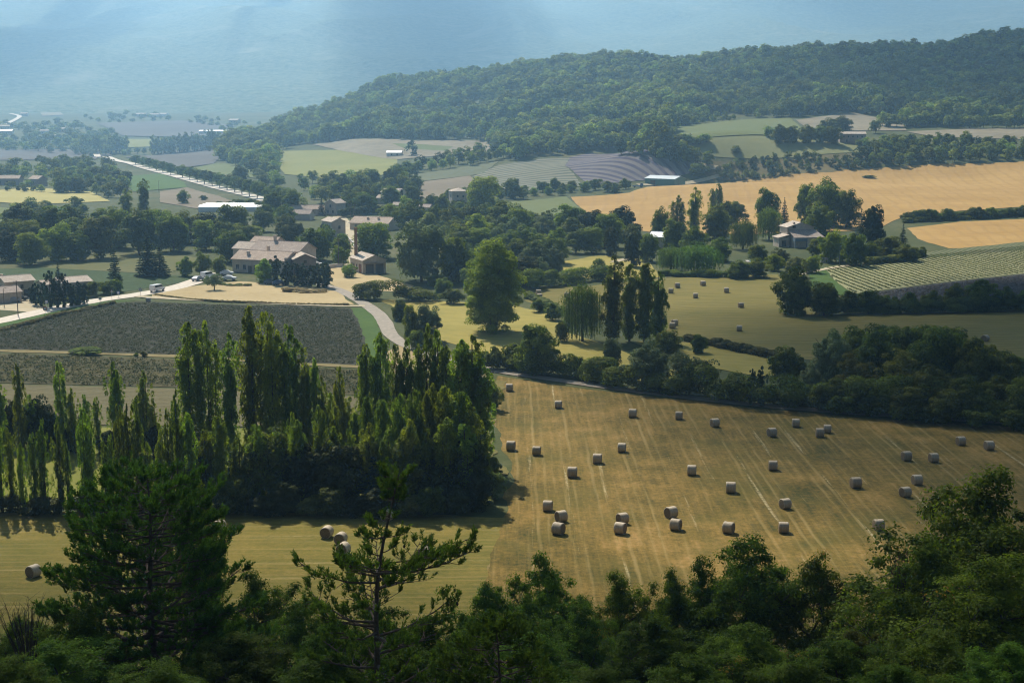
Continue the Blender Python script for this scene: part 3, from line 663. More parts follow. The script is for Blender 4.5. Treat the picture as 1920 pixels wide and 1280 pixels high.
# ------------------------------------------------------------------ unseen clouds, added to shade parts of the valley and shape shafts in the haze
def shade_cloud(gx, gy, rx, ry, alt, thick, dens, seed, label):
    """the cloud added out of view to throw shade round ground point (gx, gy)"""
    k = alt/SUNV.z; c = Vector((gx, gy, 0))+SUNV*k; bm = bmesh.new(); bmesh.ops.create_icosphere(bm, subdivisions=5, radius=1)
    for v in bm.verts:
        n = noise.fractal(v.co*1.3+Vector((seed*7, 0, 0)), 1, 2, 4); f = 1+.25*n; q = max(0, 1-v.co.x**2-v.co.y**2); v.co = Vector((v.co.x*rx*f, v.co.y*ry*f, math.copysign(thick*q**1.4*(1+.6*n)+.3, v.co.z)))
    me = bpy.data.meshes.new('shade_cloud'); bm.to_mesh(me); bm.free(); m, t = newmat('shade_cloud_mist'); o = t.nodes.new('ShaderNodeOutputMaterial'); p = t.nodes.new('ShaderNodeVolumePrincipled')
    p.inputs['Color'].default_value = (.9, .9, .9, 1); p.inputs['Density'].default_value = dens; p.inputs['Anisotropy'].default_value = .3; t.links.new(p.outputs[0], o.inputs['Volume'])
    me.materials.append(m); ob = link('shade_cloud', me); ob.location = c; tag(ob, kind='stuff')
SHADE_CLOUDS = [(205, 245, 190, 195, 1900, 100, .018, 1), (-30, 35, 340, 118, 1900, 90, .0085, 2), (520, 1350, 330, 260, 1900, 120, .006, 3), (-130, 5600, 380, 3000, 2200, 200, .007, 4), (-1420, 4300, 300, 1500, 2200, 160, .006, 5), (-1640, 6800, 110, 2200, 2200, 120, .012, 6), (1650, 6300, 750, 2200, 2200, 180, .003, 7), (-760, 6000, 70, 2000, 2200, 100, .010, 8)]
for q in SHADE_CLOUDS: shade_cloud(*q, 'shade_cloud')

def crop_rows(name, poly, ang, spacing, rad, hh, mat, per=9, leaf=.34, gap=.12):
    """bushy crop rows over a field: one mass of ground cover"""
    P = [tuple(at(*p).xy) for p in poly]; co, si = math.cos(R(ang)), math.sin(R(ang)); Q = [(x*co+y*si, -x*si+y*co) for x, y in P]; C = []; r = np.random.RandomState(31)
    x0, x1 = min(q[0] for q in Q), max(q[0] for q in Q); y0, y1 = min(q[1] for q in Q), max(q[1] for q in Q); k = 0
    for v in np.arange(y0, y1, spacing):
        for u in np.arange(x0, x1, rad*1.2):
            uu, vv = u+r.uniform(-.3, .3), v+r.normal()*.12+.5*noise.noise(Vector((u*.04, v*.04, 2)))
            if not inside(uu, vv, Q) or r.rand() < gap*(1+1.6*noise.noise(Vector((uu*.07, vv*.07, 6)))): continue
            C.append((uu*co-vv*si, uu*si+vv*co, r.uniform(.7, 1.25)))
    C = np.array(C); z = H(C[:, 0], C[:, 1])+hh*.35; Rr = np.stack([rad*C[:, 2], rad*C[:, 2], hh*.65*C[:, 2]], 1); C = np.stack([C[:, 0], C[:, 1], z], 1)
    o = C.mean(0); Pt, N, t = clump_pts(C-o, Rr, per, up=.4); ob = link(name, leaves(name, Pt, N, leaf, mat, .8, t)); ob.location = o; tag(ob, kind='stuff'); print(name, len(C))
crop_rows('lavender_rows', [(-60,634),(0,616),(60,602),(130,585),(215,571),(262,568),(400,573),(560,576),(652,580),(668,602),(680,642),(688,684),(500,676),(345,666),(150,659),(-60,653)], 2, 1.7, .62, .55, M['lavplant'], 20, .25)
crop_rows('lavender_rows', [(-60,664),(150,669),(345,677),(500,687),(710,697),(730,720),(750,743),(600,736),(345,726),(0,716),(-60,714)], 2, 1.9, .62, .6, M['lavdull'], 20, .25, .2)
crop_rows('vine_rows', [(1548,503),(1640,490),(1760,477),(1980,456),(1980,505),(1750,531),(1600,549),(1568,527)], 94, 2.4, .40, .42, M['vineplant'], 9, .28, .02)
crop_rows('lavender_rows', [(1592,557),(1750,535),(1980,510),(1980,554),(1700,570),(1602,573)], 100, 1.6, .55, .5, M['violetplant'], 9, .38, .08)
# ------------------------------------------------------------------ hedges
def hedge(pts, wd, hh, mat, label, name='hedge', leaf=.4, per=60, cat='hedge', var=.35, world=False, mat2=None):
    P = [Vector(p) if world else at(*p) for p in pts]; C = []; step = wd*.42
    for i in range(len(P)-1):
        L = (P[i+1]-P[i]).length; k = max(1, int(L/step))
        for j in range(k):
            q = P[i].lerp(P[i+1], (j+rnd.random())/k)
            f = 1+var*noise.noise(q*.09)*1.6+var*.5*rnd.uniform(-1, 1)
            for zz in (.3, .68):
                C.append((q.x+rnd.uniform(-.3, .3)*wd, q.y+rnd.uniform(-.3, .3)*wd, Hs(q.x, q.y)+hh*zz*f, wd*.42*rnd.uniform(.75, 1.25), hh*.34*f*rnd.uniform(.8, 1.2)))
    C = np.array(C); o = C[:, :3].mean(0); o[2] = Hs(o[0], o[1]); leaf = max(leaf, .0009*o[1]); per = int(min(650, max(per, 1.5*12.6*C[:, 3].mean()*(C[:, 3].mean()+C[:, 4].mean())/2/(leaf*leaf*.42))))
    Pt, N, t = clump_pts(C[:, :3]-o, np.stack([C[:, 3], C[:, 3], C[:, 4]], 1), per)
    ob = link(name, leaves(name, Pt, N, leaf, mat, .75, t)); ob.location = o
    return tag(ob, label, cat)

# ------------------------------------------------------------------ hay bales
def bale_mesh(seed):
    r = random.Random(seed); V, F, MI = [], [], []; n = 28; R0, L = .74, 1.26
    prof = [(0, 1), (.25, .99), (.5, .985), (.72, .98), (.90, .97), (.985, .93), (1, .86)]
    secs = [(-L/2-.015, .02)]+[(-L/2+.012*math.sin(a*9), a) for a in (.2, .4, .6, .78)]+[(-L/2*x, rr) for x, rr in ((1.0, .90), (.965, .97))]+[(L*(-.42+.84*i/7), 1.0+.012*r.uniform(-1, 1)) for i in range(8)]+[(L/2*x, rr) for x, rr in ((.965, .97), (1.0, .90))]+[(L/2-.012*math.sin(a*9), a) for a in (.78, .6, .4, .2)]+[(L/2+.015, .02)]
    for x, k in secs:
        for i in range(n):
            a = 2*math.pi*i/n; q = R0*k*(1+.012*math.sin(3*a+seed)+.008*math.sin(7*a)); z = q*math.sin(a); z = max(z, -R0*.95)
            V.append((x, q*math.cos(a), z+R0*.95))
    for s in range(len(secs)-1):
        for i in range(n):
            F.append((s*n+i, s*n+(i+1) % n, (s+1)*n+(i+1) % n, (s+1)*n+i)); MI.append(0 if 5 <= s < len(secs)-6 else 1)
    F = [tuple(reversed(f)) for f in F]
    return mesh('hay_bale', V, F, [M['bale'], M['bale_end']], MI, True)
def bale_mats():
    g = G('bale_wrap'); v = g.coord(); w_ = g.n('TexWave', wave_type='BANDS', bands_direction='X'); g.l(v, w_.inputs[0]); w_.inputs['Scale'].default_value = 2.2; w_.inputs['Distortion'].default_value = 1.5
    f = g.noise(9, g.coord((1, .25, .25)), 5, .75); oi = g.n('ObjectInfo')
    c = g.ramp(g.math('ADD', g.math('MULTIPLY', f, .7), g.math('MULTIPLY', w_.outputs['Fac'], .3)), [(.3, (.28, .225, .145)), (.7, (.54, .45, .32))])
    hs = g.n('HueSaturation'); g.l(c, hs.inputs['Color']); g.l(g.mr(oi.outputs['Random'], 0, 1, .82, 1.12), hs.inputs['Value'])
    M['bale'] = g.fin(hs.outputs[0], .7, f, .5, .05, .25)
    g = G('bale_straw_end'); v = g.coord(); w_ = g.n('TexNoise'); 
    s = g.n('VectorMath', operation='SUBTRACT'); g.l(v, s.inputs[0]); s.inputs[1].default_value = (0, 0, .70); s2 = g.n('VectorMath', operation='MULTIPLY'); g.l(s.outputs[0], s2.inputs[0]); s2.inputs[1].default_value = (0, 1, 1)
    ln = g.n('VectorMath', operation='LENGTH'); g.l(s2.outputs[0], ln.inputs[0]); f = g.noise(14, v, 5, .8)
    k = g.math('ADD', g.math('MULTIPLY', g.math('SINE', g.math('ADD', g.math('MULTIPLY', ln.outputs['Value'], 46), g.math('MULTIPLY', f, 6))), .25), f)
    M['bale_end'] = g.fin(g.ramp(k, [(.3, (.13, .095, .06)), (.75, (.30, .23, .14))]), .95, k, .7, .06, .1)
bale_mats()
BM = [bale_mesh(i) for i in range(4)]; NB = [0]
def bale(px, py, rz, label, group, sc=1):
    p = at(px, py); o = link('hay_bale', BM[NB[0] % 4]); NB[0] += 1
    o.location = p+Vector((0, 0, .0)); o.rotation_euler = (0, 0, R(rz)); o.scale = (sc,)*3; tag(o, label, 'hay bale', group)
HB = [ # px, py of the foot, turn, label
(955,733,4,'pale round hay bale in the corner of the stubble, beside the small round tree'),
(1047,765,-6,'round hay bale below the lane, alone and next to the corner one'),
(1186,782,-10,'round hay bale below the domed willow, first of a loose row of three'),
(1273,786,-8,'round hay bale below the lane, middle of a loose row of three'),
(1340,800,16,'round hay bale below the lane, lowest one of the loose row of three'),
(1447,818,20,'squat round hay bale turned a little, just below the bale highest up by the lane'),
(1492,800,-8,'round hay bale highest up by the shaded lane, opposite the dark thicket'),
(1537,819,-5,'lower bale of the close pair standing on the stubble below the thicket'),
(1551,811,-8,'upper bale of the close pair standing on the stubble below the thicket'),
(1699,863,12,'round shaded hay bale, inner one of two side by side above the big bushy tree'),
(1750,866,10,'round shaded hay bale, outer one of two side by side above the big bushy tree'),
(1801,834,9,'round hay bale on the dim stubble, upper of two far along the shaded lane'),
(1854,843,8,'round hay bale at the dim end of the stubble, last one along the shaded lane'),
(958,844,-8,'round hay bale closest to the poplar grove edge, halfway down the stubble'),
(1006,853,-8,'round hay bale next to the one at the grove edge, halfway down the stubble'),
(1166,847,-8,'round hay bale in the middle of the stubble, upper of a slanting pair'),
(1120,868,-8,'round hay bale in the middle of the stubble, lower of a slanting pair'),
(1073,894,-8,'round hay bale standing on a bright straw line, alone below the slanting pair'),
(1297,890,-10,'round hay bale alone in the centre of the stubble on a track of straw'),
(1449,881,-6,'round hay bale alone, up from the bale turned toward the thicket'),
(1370,923,-8,'round hay bale alone below the centre bale on a pale straw line'),
(1472,953,20,'thick round hay bale with its end showing, above the bale by the bushes'),
(1604,914,8,'round hay bale alone on the dim stubble before the big bushy tree'),
(1719,908,8,'round hay bale behind a branch tip of the big bushy tree, upper one'),
(1697,931,22,'round hay bale half behind the big bushy tree, lower one, end showing'),
(1027,957,-8,'round hay bale above the two big ones near the grove corner'),
(1052,977,28,'upper bale of the close pair near the grove corner, its brown end turned outward'),
(1047,1001,-30,'lower bale of the close pair near the grove corner, end turned downhill'),
(1167,981,28,'upper bale of the middle close pair at the foot of the stubble'),
(1163,1000,-26,'lower bale of the middle close pair at the foot of the stubble'),
(1258,970,32,'upper bale of the third close pair at the foot of the stubble, brown end showing'),
(1267,993,-26,'lower bale of the third close pair at the foot of the stubble'),
(1366,999,-28,'round hay bale just above the leafy bushes, its end turned down the slope'),
(1469,998,-6,'round hay bale touching the tops of the leafy bushes at the foot of the stubble'),
(1647,993,8,'round hay bale alone low on the dim stubble beside the big bushy tree')]
for a in HB: bale(*a, 'round hay bales on the big stubble field', 1.0*rnd.uniform(.94, 1.05))
for a in [(63,1081,62,'large round hay bale alone on the lit mown strip beside the dense pine'),
(411,995,78,'round hay bale at the shadow edge, peeping out behind the dense pine'),
(613,1007,76,'first round hay bale of three stepping down out of the grove shadow'),
(639,1019,76,'second round hay bale of three stepping down out of the grove shadow'),
(644,1039,72,'third and lowest round hay bale of three stepping out of the grove shadow'),
(797,1046,70,'round hay bale mostly hidden behind the needles of the open pine'),
(404,1030,75,'round hay bale almost hidden in leaves beside the dense pine'),
(727,976,70,'round hay bale in the grove shadow behind the top of the open pine')]: bale(*a, 'round hay bales on the mown strip below the poplars', 1.0*rnd.uniform(.94, 1.05))
for a in [(1010,553,10,'upper of two stacked-looking bales beside the tall black poplar'),(1012,560,-10,'lower of two stacked-looking bales beside the tall black poplar'),
(1063,558,12,'round hay bale alone between the black poplar and the weeping willow'),(1258,550,-12,'small round hay bale in the far meadow right beside the poplar clump'),
(1270,540,8,'small round hay bale in the far meadow just beyond the one by the poplar clump'),(1318,536,14,'small round hay bale in the far meadow under the wide willows'),
(1304,559,-6,'small round hay bale in the far meadow, lower of the middle ones'),(1362,549,-4,'small round hay bale in the far meadow, outermost of the upper row'),
(1389,577,10,'round hay bale alone in the middle of the far meadow'),(1265,610,20,'upper bale of the close pair at the foot of the poplar clump'),
(1261,616,-16,'lower bale of the close pair at the foot of the poplar clump'),(1386,621,-10,'round hay bale alone low in the far meadow above the reedy ditch'),
(1847,640,40,'round hay bale in deep shade above the dark thicket'),(1908,694,60,'pale-topped round hay bale behind the end of the dark thicket')]: bale(*a, 'round hay bales in the far meadow', 1.04*rnd.uniform(.94, 1.05))

# ------------------------------------------------------------------ trees, one by one
T = tree
T('bigpoplar',922,622,118,176,'tall broad black poplar standing alone in the mown field')
for i,(x,b,wd,h,lab) in enumerate([(1150,642,48,166,'tallest dark poplar of the clump beside the weeping willow'),(1180,640,36,146,'slim poplar second in the clump from the willow'),
 (1208,642,46,150,'poplar third in the clump from the willow, pale trunk showing'),(1233,638,38,132,'yellow-green poplar at the outer end of the clump')]): T('poplar',x,b,wd,h,lab,'poplars of the meadow clump')
T('willow',1092,640,78,112,'bright weeping willow leaning on the poplar clump')
T('oak',1003,702,84,98,'dark round tree at the lane with a gnarled side, below the black poplar')
T('pale',1212,728,104,92,'domed grey-green willow by the lane above the stubble')
T('pale',1147,700,42,68,'small open willow beside the domed one'); T('thin',1292,738,84,88,'sparse pale ash by the lane beyond the domed willow')
T('thin',1322,740,60,72,'second sparse ash by the lane, next to the dark bushes'); T('oak',1310,662,30,36,'small dark tree on the reedy ditch')
T('oak',1250,662,52,44,'dark leafy shrub tree at the foot of the poplar clump')
T('bush',1085,706,32,36,'round bush in the lane hedge under the mown field'); T('bush',1055,702,34,30,'low bush beside the dark round tree'); T('bush',1120,716,36,24,'low bush in the lane hedge nearer the domed willow')
T('bush',1010,585,36,22,'low bush at the ditch beside the black poplar'); T('bush',1035,600,40,30,'rounded bush behind the weeping willow')
T('bush',1052,640,30,34,'bush at the skirt of the weeping willow'); T('bush',965,690,50,44,'bush between the lane and the dark round tree'); T('bush',925,692,44,40,'grey bush where the lane meets the grove'); T('bush',895,690,40,34,'bush over the bend of the lane')
T('lime',925,768,34,52,'small round tree on the verge at the corner of the stubble',ix=0)
T('pale',802,640,56,70,'round silvery willow by the bend of the lane'); T('lime',770,642,32,70,'narrow light tree beside the silvery willow'); T('oak',750,600,36,38,'small dark tree by the bend of the lane'); T('bush',782,655,34,34,'bush under the silvery willow')
T('oak',832,556,34,38,'small round tree at the end of the clipped hedge'); T('bush',815,538,34,26,'round bush behind the clipped hedge'); T('bush',850,570,40,26,'bush between the clipped hedge and the black poplar')
# thicket at the end of the lane
for a in [('pale',1560,725,92,112,'silver-leaved willow at the near corner of the thicket'),('pale',1520,742,50,64,'low silvery willow at the foot of the thicket'),('yellowish',1600,752,78,92,'yellowish locust tree in front of the thicket'),
 ('yellowish',1682,748,80,96,'second yellowish locust in front of the thicket'),('oak',1640,730,80,110,'dark tree behind the yellowish locusts'),('oak',1695,722,90,122,'crown at the top of the thicket above the locusts'),
 ('oak',1755,735,110,130,'widest dark tree of the thicket'),('oak',1820,745,90,112,'dark tree on the shady end of the thicket'),('oak',1740,775,90,90,'dark tree at the foot of the thicket beside the lane'),
 ('oak',1810,785,90,80,'low dark tree by the lane at the thicket end'),('oak',1870,775,80,70,'last low dark tree of the thicket'),('oak',1475,722,62,74,'rounded dark tree next to the silver willow'),('oak',1905,740,60,76,'dark tree beyond the thicket at the field edge'),
 ('lime',1660,775,60,56,'bright shrubby tree under the locusts'),('cypress',1408,760,18,72,'forked dark ivy-clad snag by the lane, thinner stem'),('cypress',1428,762,22,78,'forked dark ivy-clad snag by the lane, thicker stem')]: T(*a,group='trees of the dark thicket')
for a in [('oak',1600,712,90,100,'dark tree between silver willow and locust crowns'),('oak',1660,702,96,98,'dark crown at the back of the thicket behind the locusts'),('oak',1725,708,100,108,'broad dark crown at the back of the thicket, middle'),('oak',1785,716,100,100,'broad dark crown at the back of the thicket, outer'),('oak',1845,735,90,96,'dark crown toward the shady end of the thicket'),
 ('oak',1570,768,70,60,'dark low tree beside the low silvery willow'),('oak',1620,775,70,56,'dark low tree under the first locust'),('oak',1700,785,80,66,'dark low tree under the second locust'),('oak',1775,790,80,64,'dark low tree by the lane below the widest crown'),('oak',1930,790,90,90,'dark tree closing the lane at the frame edge'),('oak',1885,745,80,86,'dark tree behind the pale-topped bale'),('oak',1500,755,50,40,'low dark tree under the low silvery willow')]: T(*a,group='trees of the dark thicket')
for i,(x,y,wd,h) in enumerate([(1450,758,44,36),(1490,764,50,42),(1535,770,54,46),(1580,776,52,40),(1630,780,50,38),(1690,788,56,40),(1750,794,54,36),(1830,800,60,36),(1900,804,56,34),(1375,752,40,28),(1345,748,44,36),(1270,740,44,36),(1235,735,36,26)]):
    T('bush',x,y,wd,h,f'dark bush in the hedge line above the shaded lane, {ordinal(i+1)} from the forked snag',"bushes of the lane hedge")
# meadow edge and hedge by the pale rows
T('oak',1490,590,64,88,'round tree at the near corner of the rows of pale plants'); T('oak',1545,592,64,66,'dark low tree beside the corner tree of the pale rows'); T('lime',1492,560,44,52,'lighter tree behind the corner tree of the pale rows')
for i,(x,y,wd,h) in enumerate([(1590,588,44,40),(1628,588,46,46),(1668,586,40,34),(1705,586,40,36),(1745,584,42,38),(1790,582,44,50),(1838,582,60,58),(1885,582,46,42),(1930,580,46,40)]):
    T('oak' if h > 44 else 'bush',x,y,wd,h,f'dark shrub in the hedge under the violet field, {ordinal(i+1)} from the corner tree','shrubs under the violet field')
# stone house garden
for a in [('oak',1238,462,36,72,'dark tree at the end of the poplars by the wheat'),('poplar',1270,440,26,74,'poplar by the wheat next to the dark tree'),('poplar',1302,446,32,96,'tallest poplar standing against the wheat'),
 ('poplar',1334,412,18,58,'thin poplar of the back pair against the wheat'),('poplar',1347,408,16,64,'second thin poplar of the back pair against the wheat'),('oak',1436,428,46,76,'dark spiky oak against the wheat behind the stone house'),
 ('oak',1508,420,36,78,'lighter tall tree beside the great dark tree'),('oak',1548,424,72,88,'great dark tree rising over the stone house'),('oak',1585,428,50,74,'outer half of the great dark trees over the stone house'),
 ('lime',1537,446,62,66,'rounded leafy tree right behind the stone house'),('dark',1636,466,48,82,'very dark egg-shaped evergreen at the wheat corner'),('willow',1442,450,54,62,'weeping willow behind the stone house'),
 ('willow',1393,468,58,58,'weeping willow between the stone house and the hut'),('oak',1345,450,60,66,'broad green tree behind the hut'),('oak',1372,425,56,50,'round tree at the wheat edge behind the hut'),('spruce',1614,442,26,52,'dark spruce beside the egg-shaped evergreen'),
 ('spruce',1692,470,26,50,'small dark conifer at the corner of the lower wheat'),('spruce',1470,420,22,50,'dark spire conifer behind the stone house'),('willow',1306,512,96,56,'wide low weeping willow over the meadow edge'),('willow',1258,508,60,48,'second wide low willow toward the meadow'),
 ('lime',1556,492,44,62,'leafy tree in front of the stone house'),('oak',1604,498,44,66,'dark tree by the gate post of the stone house garden'),('lime',1580,490,40,50,'bright tree between gate post and dark evergreen'),('pale',1462,500,36,36,'pale shrub tree below the stone house'),
 ('lime',1452,508,34,34,'bright low tree under the stone house terrace'),('oak',1420,520,46,36,'low dark tree above the meadow'),('oak',1385,522,46,34,'low rounded tree above the meadow'),
 ('oak',1665,486,50,44,'dark shrub tree along the garden hedge'),('oak',1630,490,44,36,'dark garden shrub beside the gate'),('oak',1700,490,44,32,'low shrub at the end of the garden hedge'),('dark',1185,500,36,64,'dark pine in the garden behind the poplar clump'),
 ('dark',1145,480,30,58,'bare-stemmed dark pine beside the small hay patch'),('oak',1215,490,40,54,'dark tree next to the white-roofed hut'),('oak',1262,470,50,60,'dark tree behind the white-roofed hut'),('oak',1300,480,50,54,'dark tree at the foot of the wheat poplars'),('oak',1528,480,30,34,'small tree at the lean-to corner of the stone house'),
 ('oak',1350,490,46,44,'dark shrub tree over the pool terrace'),('oak',1420,495,40,40,'dark tree at the pool terrace'),('scrub',1490,520,40,36,'scrubby tree under the terrace'),('lime',1520,512,34,34,'small tree beside the field path')]: T(*a,group='trees in the stone house garden')
# village
for a in [('lime',907,398,64,66,'big round pale-topped tree beside the village tower'),('oak',962,372,42,38,'dark round tree under the curved lavender'),('lime',700,484,80,66,'fresh green tree behind the brick chimney'),('pale',790,528,108,124,'large grey-green willow beside the workshop'),
 ('oak',850,528,70,90,'dark tree standing against the large grey-green willow'),('lime',735,424,52,44,'fresh round tree above the low farm roof'),('lime',765,420,42,52,'bright tree between two village roofs'),('oak',550,402,44,46,'tree at the village end of the avenue'),
 ('pale',546,466,58,58,'grey-leaved tree behind the big farmhouse'),('oak',592,488,62,66,'dark tree at the corner of the big farmhouse'),('oak',440,492,66,64,'dark round tree at the side of the big farmhouse'),('oak',455,462,70,46,'spreading dark tree behind the big farmhouse'),
 ('lime',412,514,32,36,'small tree in front of the farmhouse side'),('lime',380,516,34,46,'bright yellow-green tree at the end of the vines'),('lime',348,518,32,38,'second bright tree at the end of the vines'),('lime',495,530,40,46,'round tree in front of the farmhouse door'),
 ('spruce',215,522,26,62,'dark spruce in the park by the vines'),('spruce',278,518,56,78,'big dark cedar in the park'),('spruce',300,518,44,60,'second dark cedar in the park'),('spruce',110,530,18,38,'small dark conifer behind the roadside houses'),
 ('cypress',222,546,16,34,'little dark conifer at the roadside'),('thin',402,544,34,36,'small lone tree in the dry yard field'),('lime',640,498,34,38,'garden tree beside the village street'),('oak',612,462,34,40,'garden tree under the two-storey house'),
 ('cypress',606,452,12,34,'slender cypress in front of the two-storey house'),('oak',640,470,30,34,'dark shrub tree by the two-storey house'),('cypress',752,384,10,30,'slender cypress by the white gable'),('spruce',603,404,18,32,'dark spruce by the long village roof'),
 ('oak',660,398,40,36,'round tree behind the clipped garden wall of green'),('oak',685,400,42,40,'shrubby tree above the clipped garden wall of green'),('oak',640,480,40,34,'low tree in the street garden'),('lime',655,520,30,26,'round bush by the workshop'),
 ('oak',830,400,30,34,'dark tree under the village tower'),('oak',810,396,30,32,'tree on the slope below the village tower'),('lime',870,480,60,60,'leafy tree behind the large willow'),('lime',900,440,40,36,'light green tree on the slope')]: T(*a,group='trees in and around the village')
for i,x in enumerate([520,538,553,568,582,597,610]): T('cypress',x,534+i*.9,[26,22,22,24,22,26,32][i],[56,46,44,44,42,46,48][i],f'dark cypress of the row before the farmhouse, {ordinal(i+1)} from its front door','cypresses before the farmhouse')
for i,(x,y,wd,h) in enumerate([(68,572,18,42),(78,574,16,46),(95,577,22,72),(108,577,18,48),(120,576,22,66),(134,574,18,44),(146,572,18,46),(158,570,18,40),(60,566,18,28)]): T('cypress',x,y,wd,h,f'dark cypress beside the roadside houses, {ordinal(i+1)} along from the parked cars','cypresses by the roadside houses')
for i,(x,y,wd,h) in enumerate([(175,556,30,26),(195,552,34,26),(215,549,30,24),(140,572,30,20),(30,556,26,22)]): T('bush',x,y,wd,h,f'low bush by the roadside houses, {ordinal(i+1)} along from the cypresses','bushes by the roadside houses')
for i,(x,y,wd,h) in enumerate([(165,664,62,13),(255,669,10,8),(269,669,12,10)]): T('bush',x,y,wd,h,['long low bush on the strip between the lavender fields','tiny bush on the strip between the lavender fields, beside the long one','small bush on the strip between the lavender fields, last in line'][i])
fill(['oak','oak','oak','dark','scrub','lime'],[(0,478),(30,456),(160,448),(300,446),(420,446),(470,452),(430,470),(330,482),(240,478),(120,494),(20,498)],84,(54,82),(54,80),'dark tree','in the wood behind the farmhouse',('the farmhouse',(520,490)),'trees of the wood behind the farmhouse',.42)
for a in [('poplar',271,408,26,74,'tall poplar rising out of the wood toward the avenue'),('poplar',238,412,26,60,'shorter poplar rising out of the wood'),('oak',344,382,24,26,'dark round tree alone on the ploughed field'),('bush',382,376,14,9,'small bush alone on the ploughed field')]: T(*a)
fill(['oak','oak','lime','pale','dark','scrub'],[(760,440),(835,425),(1000,436),(1190,452),(1196,474),(1055,478),(1035,520),(985,540),(960,530),(900,545),(830,520),(850,470)],66,(44,68),(44,64),dict(oak='dark tree',lime='leafy tree',pale='grey willow',dark='blackish tree',scrub='olive tree'),'in the wood before the wheat',('the village tower',(860,380)),'trees of the wood below the green field',.42)
fill(['oak','scrub'],[(640,365),(700,345),(780,352),(790,392),(700,385),(650,385)],16,(26,44),(28,44),dict(oak='round tree',scrub='bushy tree'),'in the village copse',('the brick chimney',(676,450)),'trees of the copse behind the village')
fill(['oak','scrub'],[(475,405),(520,400),(540,425),(560,436),(500,442),(470,430)],9,(36,50),(32,44),dict(oak='dark tree',scrub='bushy tree'),'beside the long village roof',('the white greenhouse',(440,393)),'trees beside the long village roof')
fill(['scrub','bush','lime'],[(800,395),(880,365),(1100,355),(1190,350),(1195,358),(1070,366),(930,380),(860,400)],34,(16,30),(14,26),dict(scrub='bush',bush='dark bush',lime='light bush'),'under the curved lavender',('the green barn',(1250,340)),'bushes under the curved lavender',.5)
# avenue of plane trees
AV = [(248,314),(262,318),(274,321),(287,325),(300,329),(314,333),(336,338),(350,342),(364,346),(378,350),(392,353),(406,357),(420,361),(434,365),(448,369),(462,373),(476,377),(490,381),(504,385),(520,389),(534,394)]
for i,(x,y) in enumerate(AV):
    k = i/len(AV); T('plane',x+6,y-4,20+17*k,19+19*k,f'round plane tree of the avenue, {ordinal(i+1)} counted from the far end','plane trees of the avenue')
T('oak',450,342,34,32,'round tree standing alone behind the avenue')
for i,(x,y,wd,h) in enumerate([(450,388,26,16),(470,390,26,16),(432,390,18,12),(490,394,26,18),(412,388,16,10)]): T('bush',x,y,wd,h,f'bush between the avenue and the white greenhouse, {ordinal(i+1)} from the middle','bushes by the white greenhouse')
# small woods between avenue and valley
fill(['far','far','farlime','fardark'],[(-10,330),(60,320),(130,312),(205,322),(238,345),(225,378),(190,372),(150,350),(110,352),(60,338),(-10,336)],48,(20,32),(20,32),dict(far='round tree',farlime='pale round tree',fardark='dark round tree'),'in the wood by the yellow crop',('the avenue end',(190,292)),'trees between the yellow crop and the avenue',.5)
T('oak',118,362,42,34,'big dark round tree at the edge of the yellow crop'); T('oak',145,362,36,30,'second dark round tree at the edge of the yellow crop')
fill(['far','farlime'],[(0,420),(20,396),(60,388),(150,392),(160,402),(80,412),(40,418)],12,(22,34),(18,28),'round tree','below the yellow crop',('the roadside houses',(60,540)),'trees below the yellow crop')
fill(['farlime','far'],[(0,360),(10,352),(70,350),(90,360),(40,364)],9,(12,18),(10,16),'small garden tree','before the pink houses',('the yellow crop',(110,368)),'trees before the pink houses')
fill(['far','farlime'],[(40,285),(110,258),(200,262),(240,285),(190,300),(150,292)],34,(15,24),(15,24),dict(far='round tree',farlime='pale round tree'),'at the avenue start',('the road end',(190,292)),'trees where the avenue road begins',.5)
fill(['far','farlime','fardark'],[(-10,285),(-10,228),(40,240),(140,232),(225,250),(200,262),(100,276)],74,(11,20),(9,15),dict(far='small tree',farlime='pale small tree',fardark='dark small tree'),'among the hamlet houses',('the hamlet road',(20,225)),'trees of the hamlet',.5,None,[(10,254,16),(22,248,14),(46,226,12),(84,262,15),(118,258,15),(100,271,13)])
fill(['far','farlime','fardark'],[(130,222),(200,214),(350,222),(480,228),(500,248),(440,250),(330,226),(200,232)],44,(8,14),(6,11),dict(far='tiny tree',farlime='pale tiny tree',fardark='dark tiny tree'),'at the foot of the mountain',('the hamlet road',(20,225)),'trees at the foot of the mountain',.5)
def row(kind, p0, p1, n, wr, hr, desc, frm, group, jx=3, jy=2):
    for i in range(n):
        t = (i+.5)/n; T(kind if isinstance(kind, str) else rnd.choice(kind), p0[0]+(p1[0]-p0[0])*t+rnd.uniform(-jx, jx), p0[1]+(p1[1]-p0[1])*t+rnd.uniform(-jy, jy), rnd.uniform(*wr), rnd.uniform(*hr), f'{desc}, {ordinal(i+1)} from {frm}', group)
row('farpoplar',(150,286),(240,288),20,(10,14),(26,40),'far slender poplar in the near belt','the hamlet','poplars of the first far belt')
row('farpoplar',(285,290),(430,278),40,(9,13),(26,42),'far slender poplar across the valley','the avenue road','poplars of the second far belt')
row(['far','fardark'],(225,290),(440,283),16,(9,14),(9,15),'low tree under the far belt of poplars','the avenue road','low trees of the far belt')
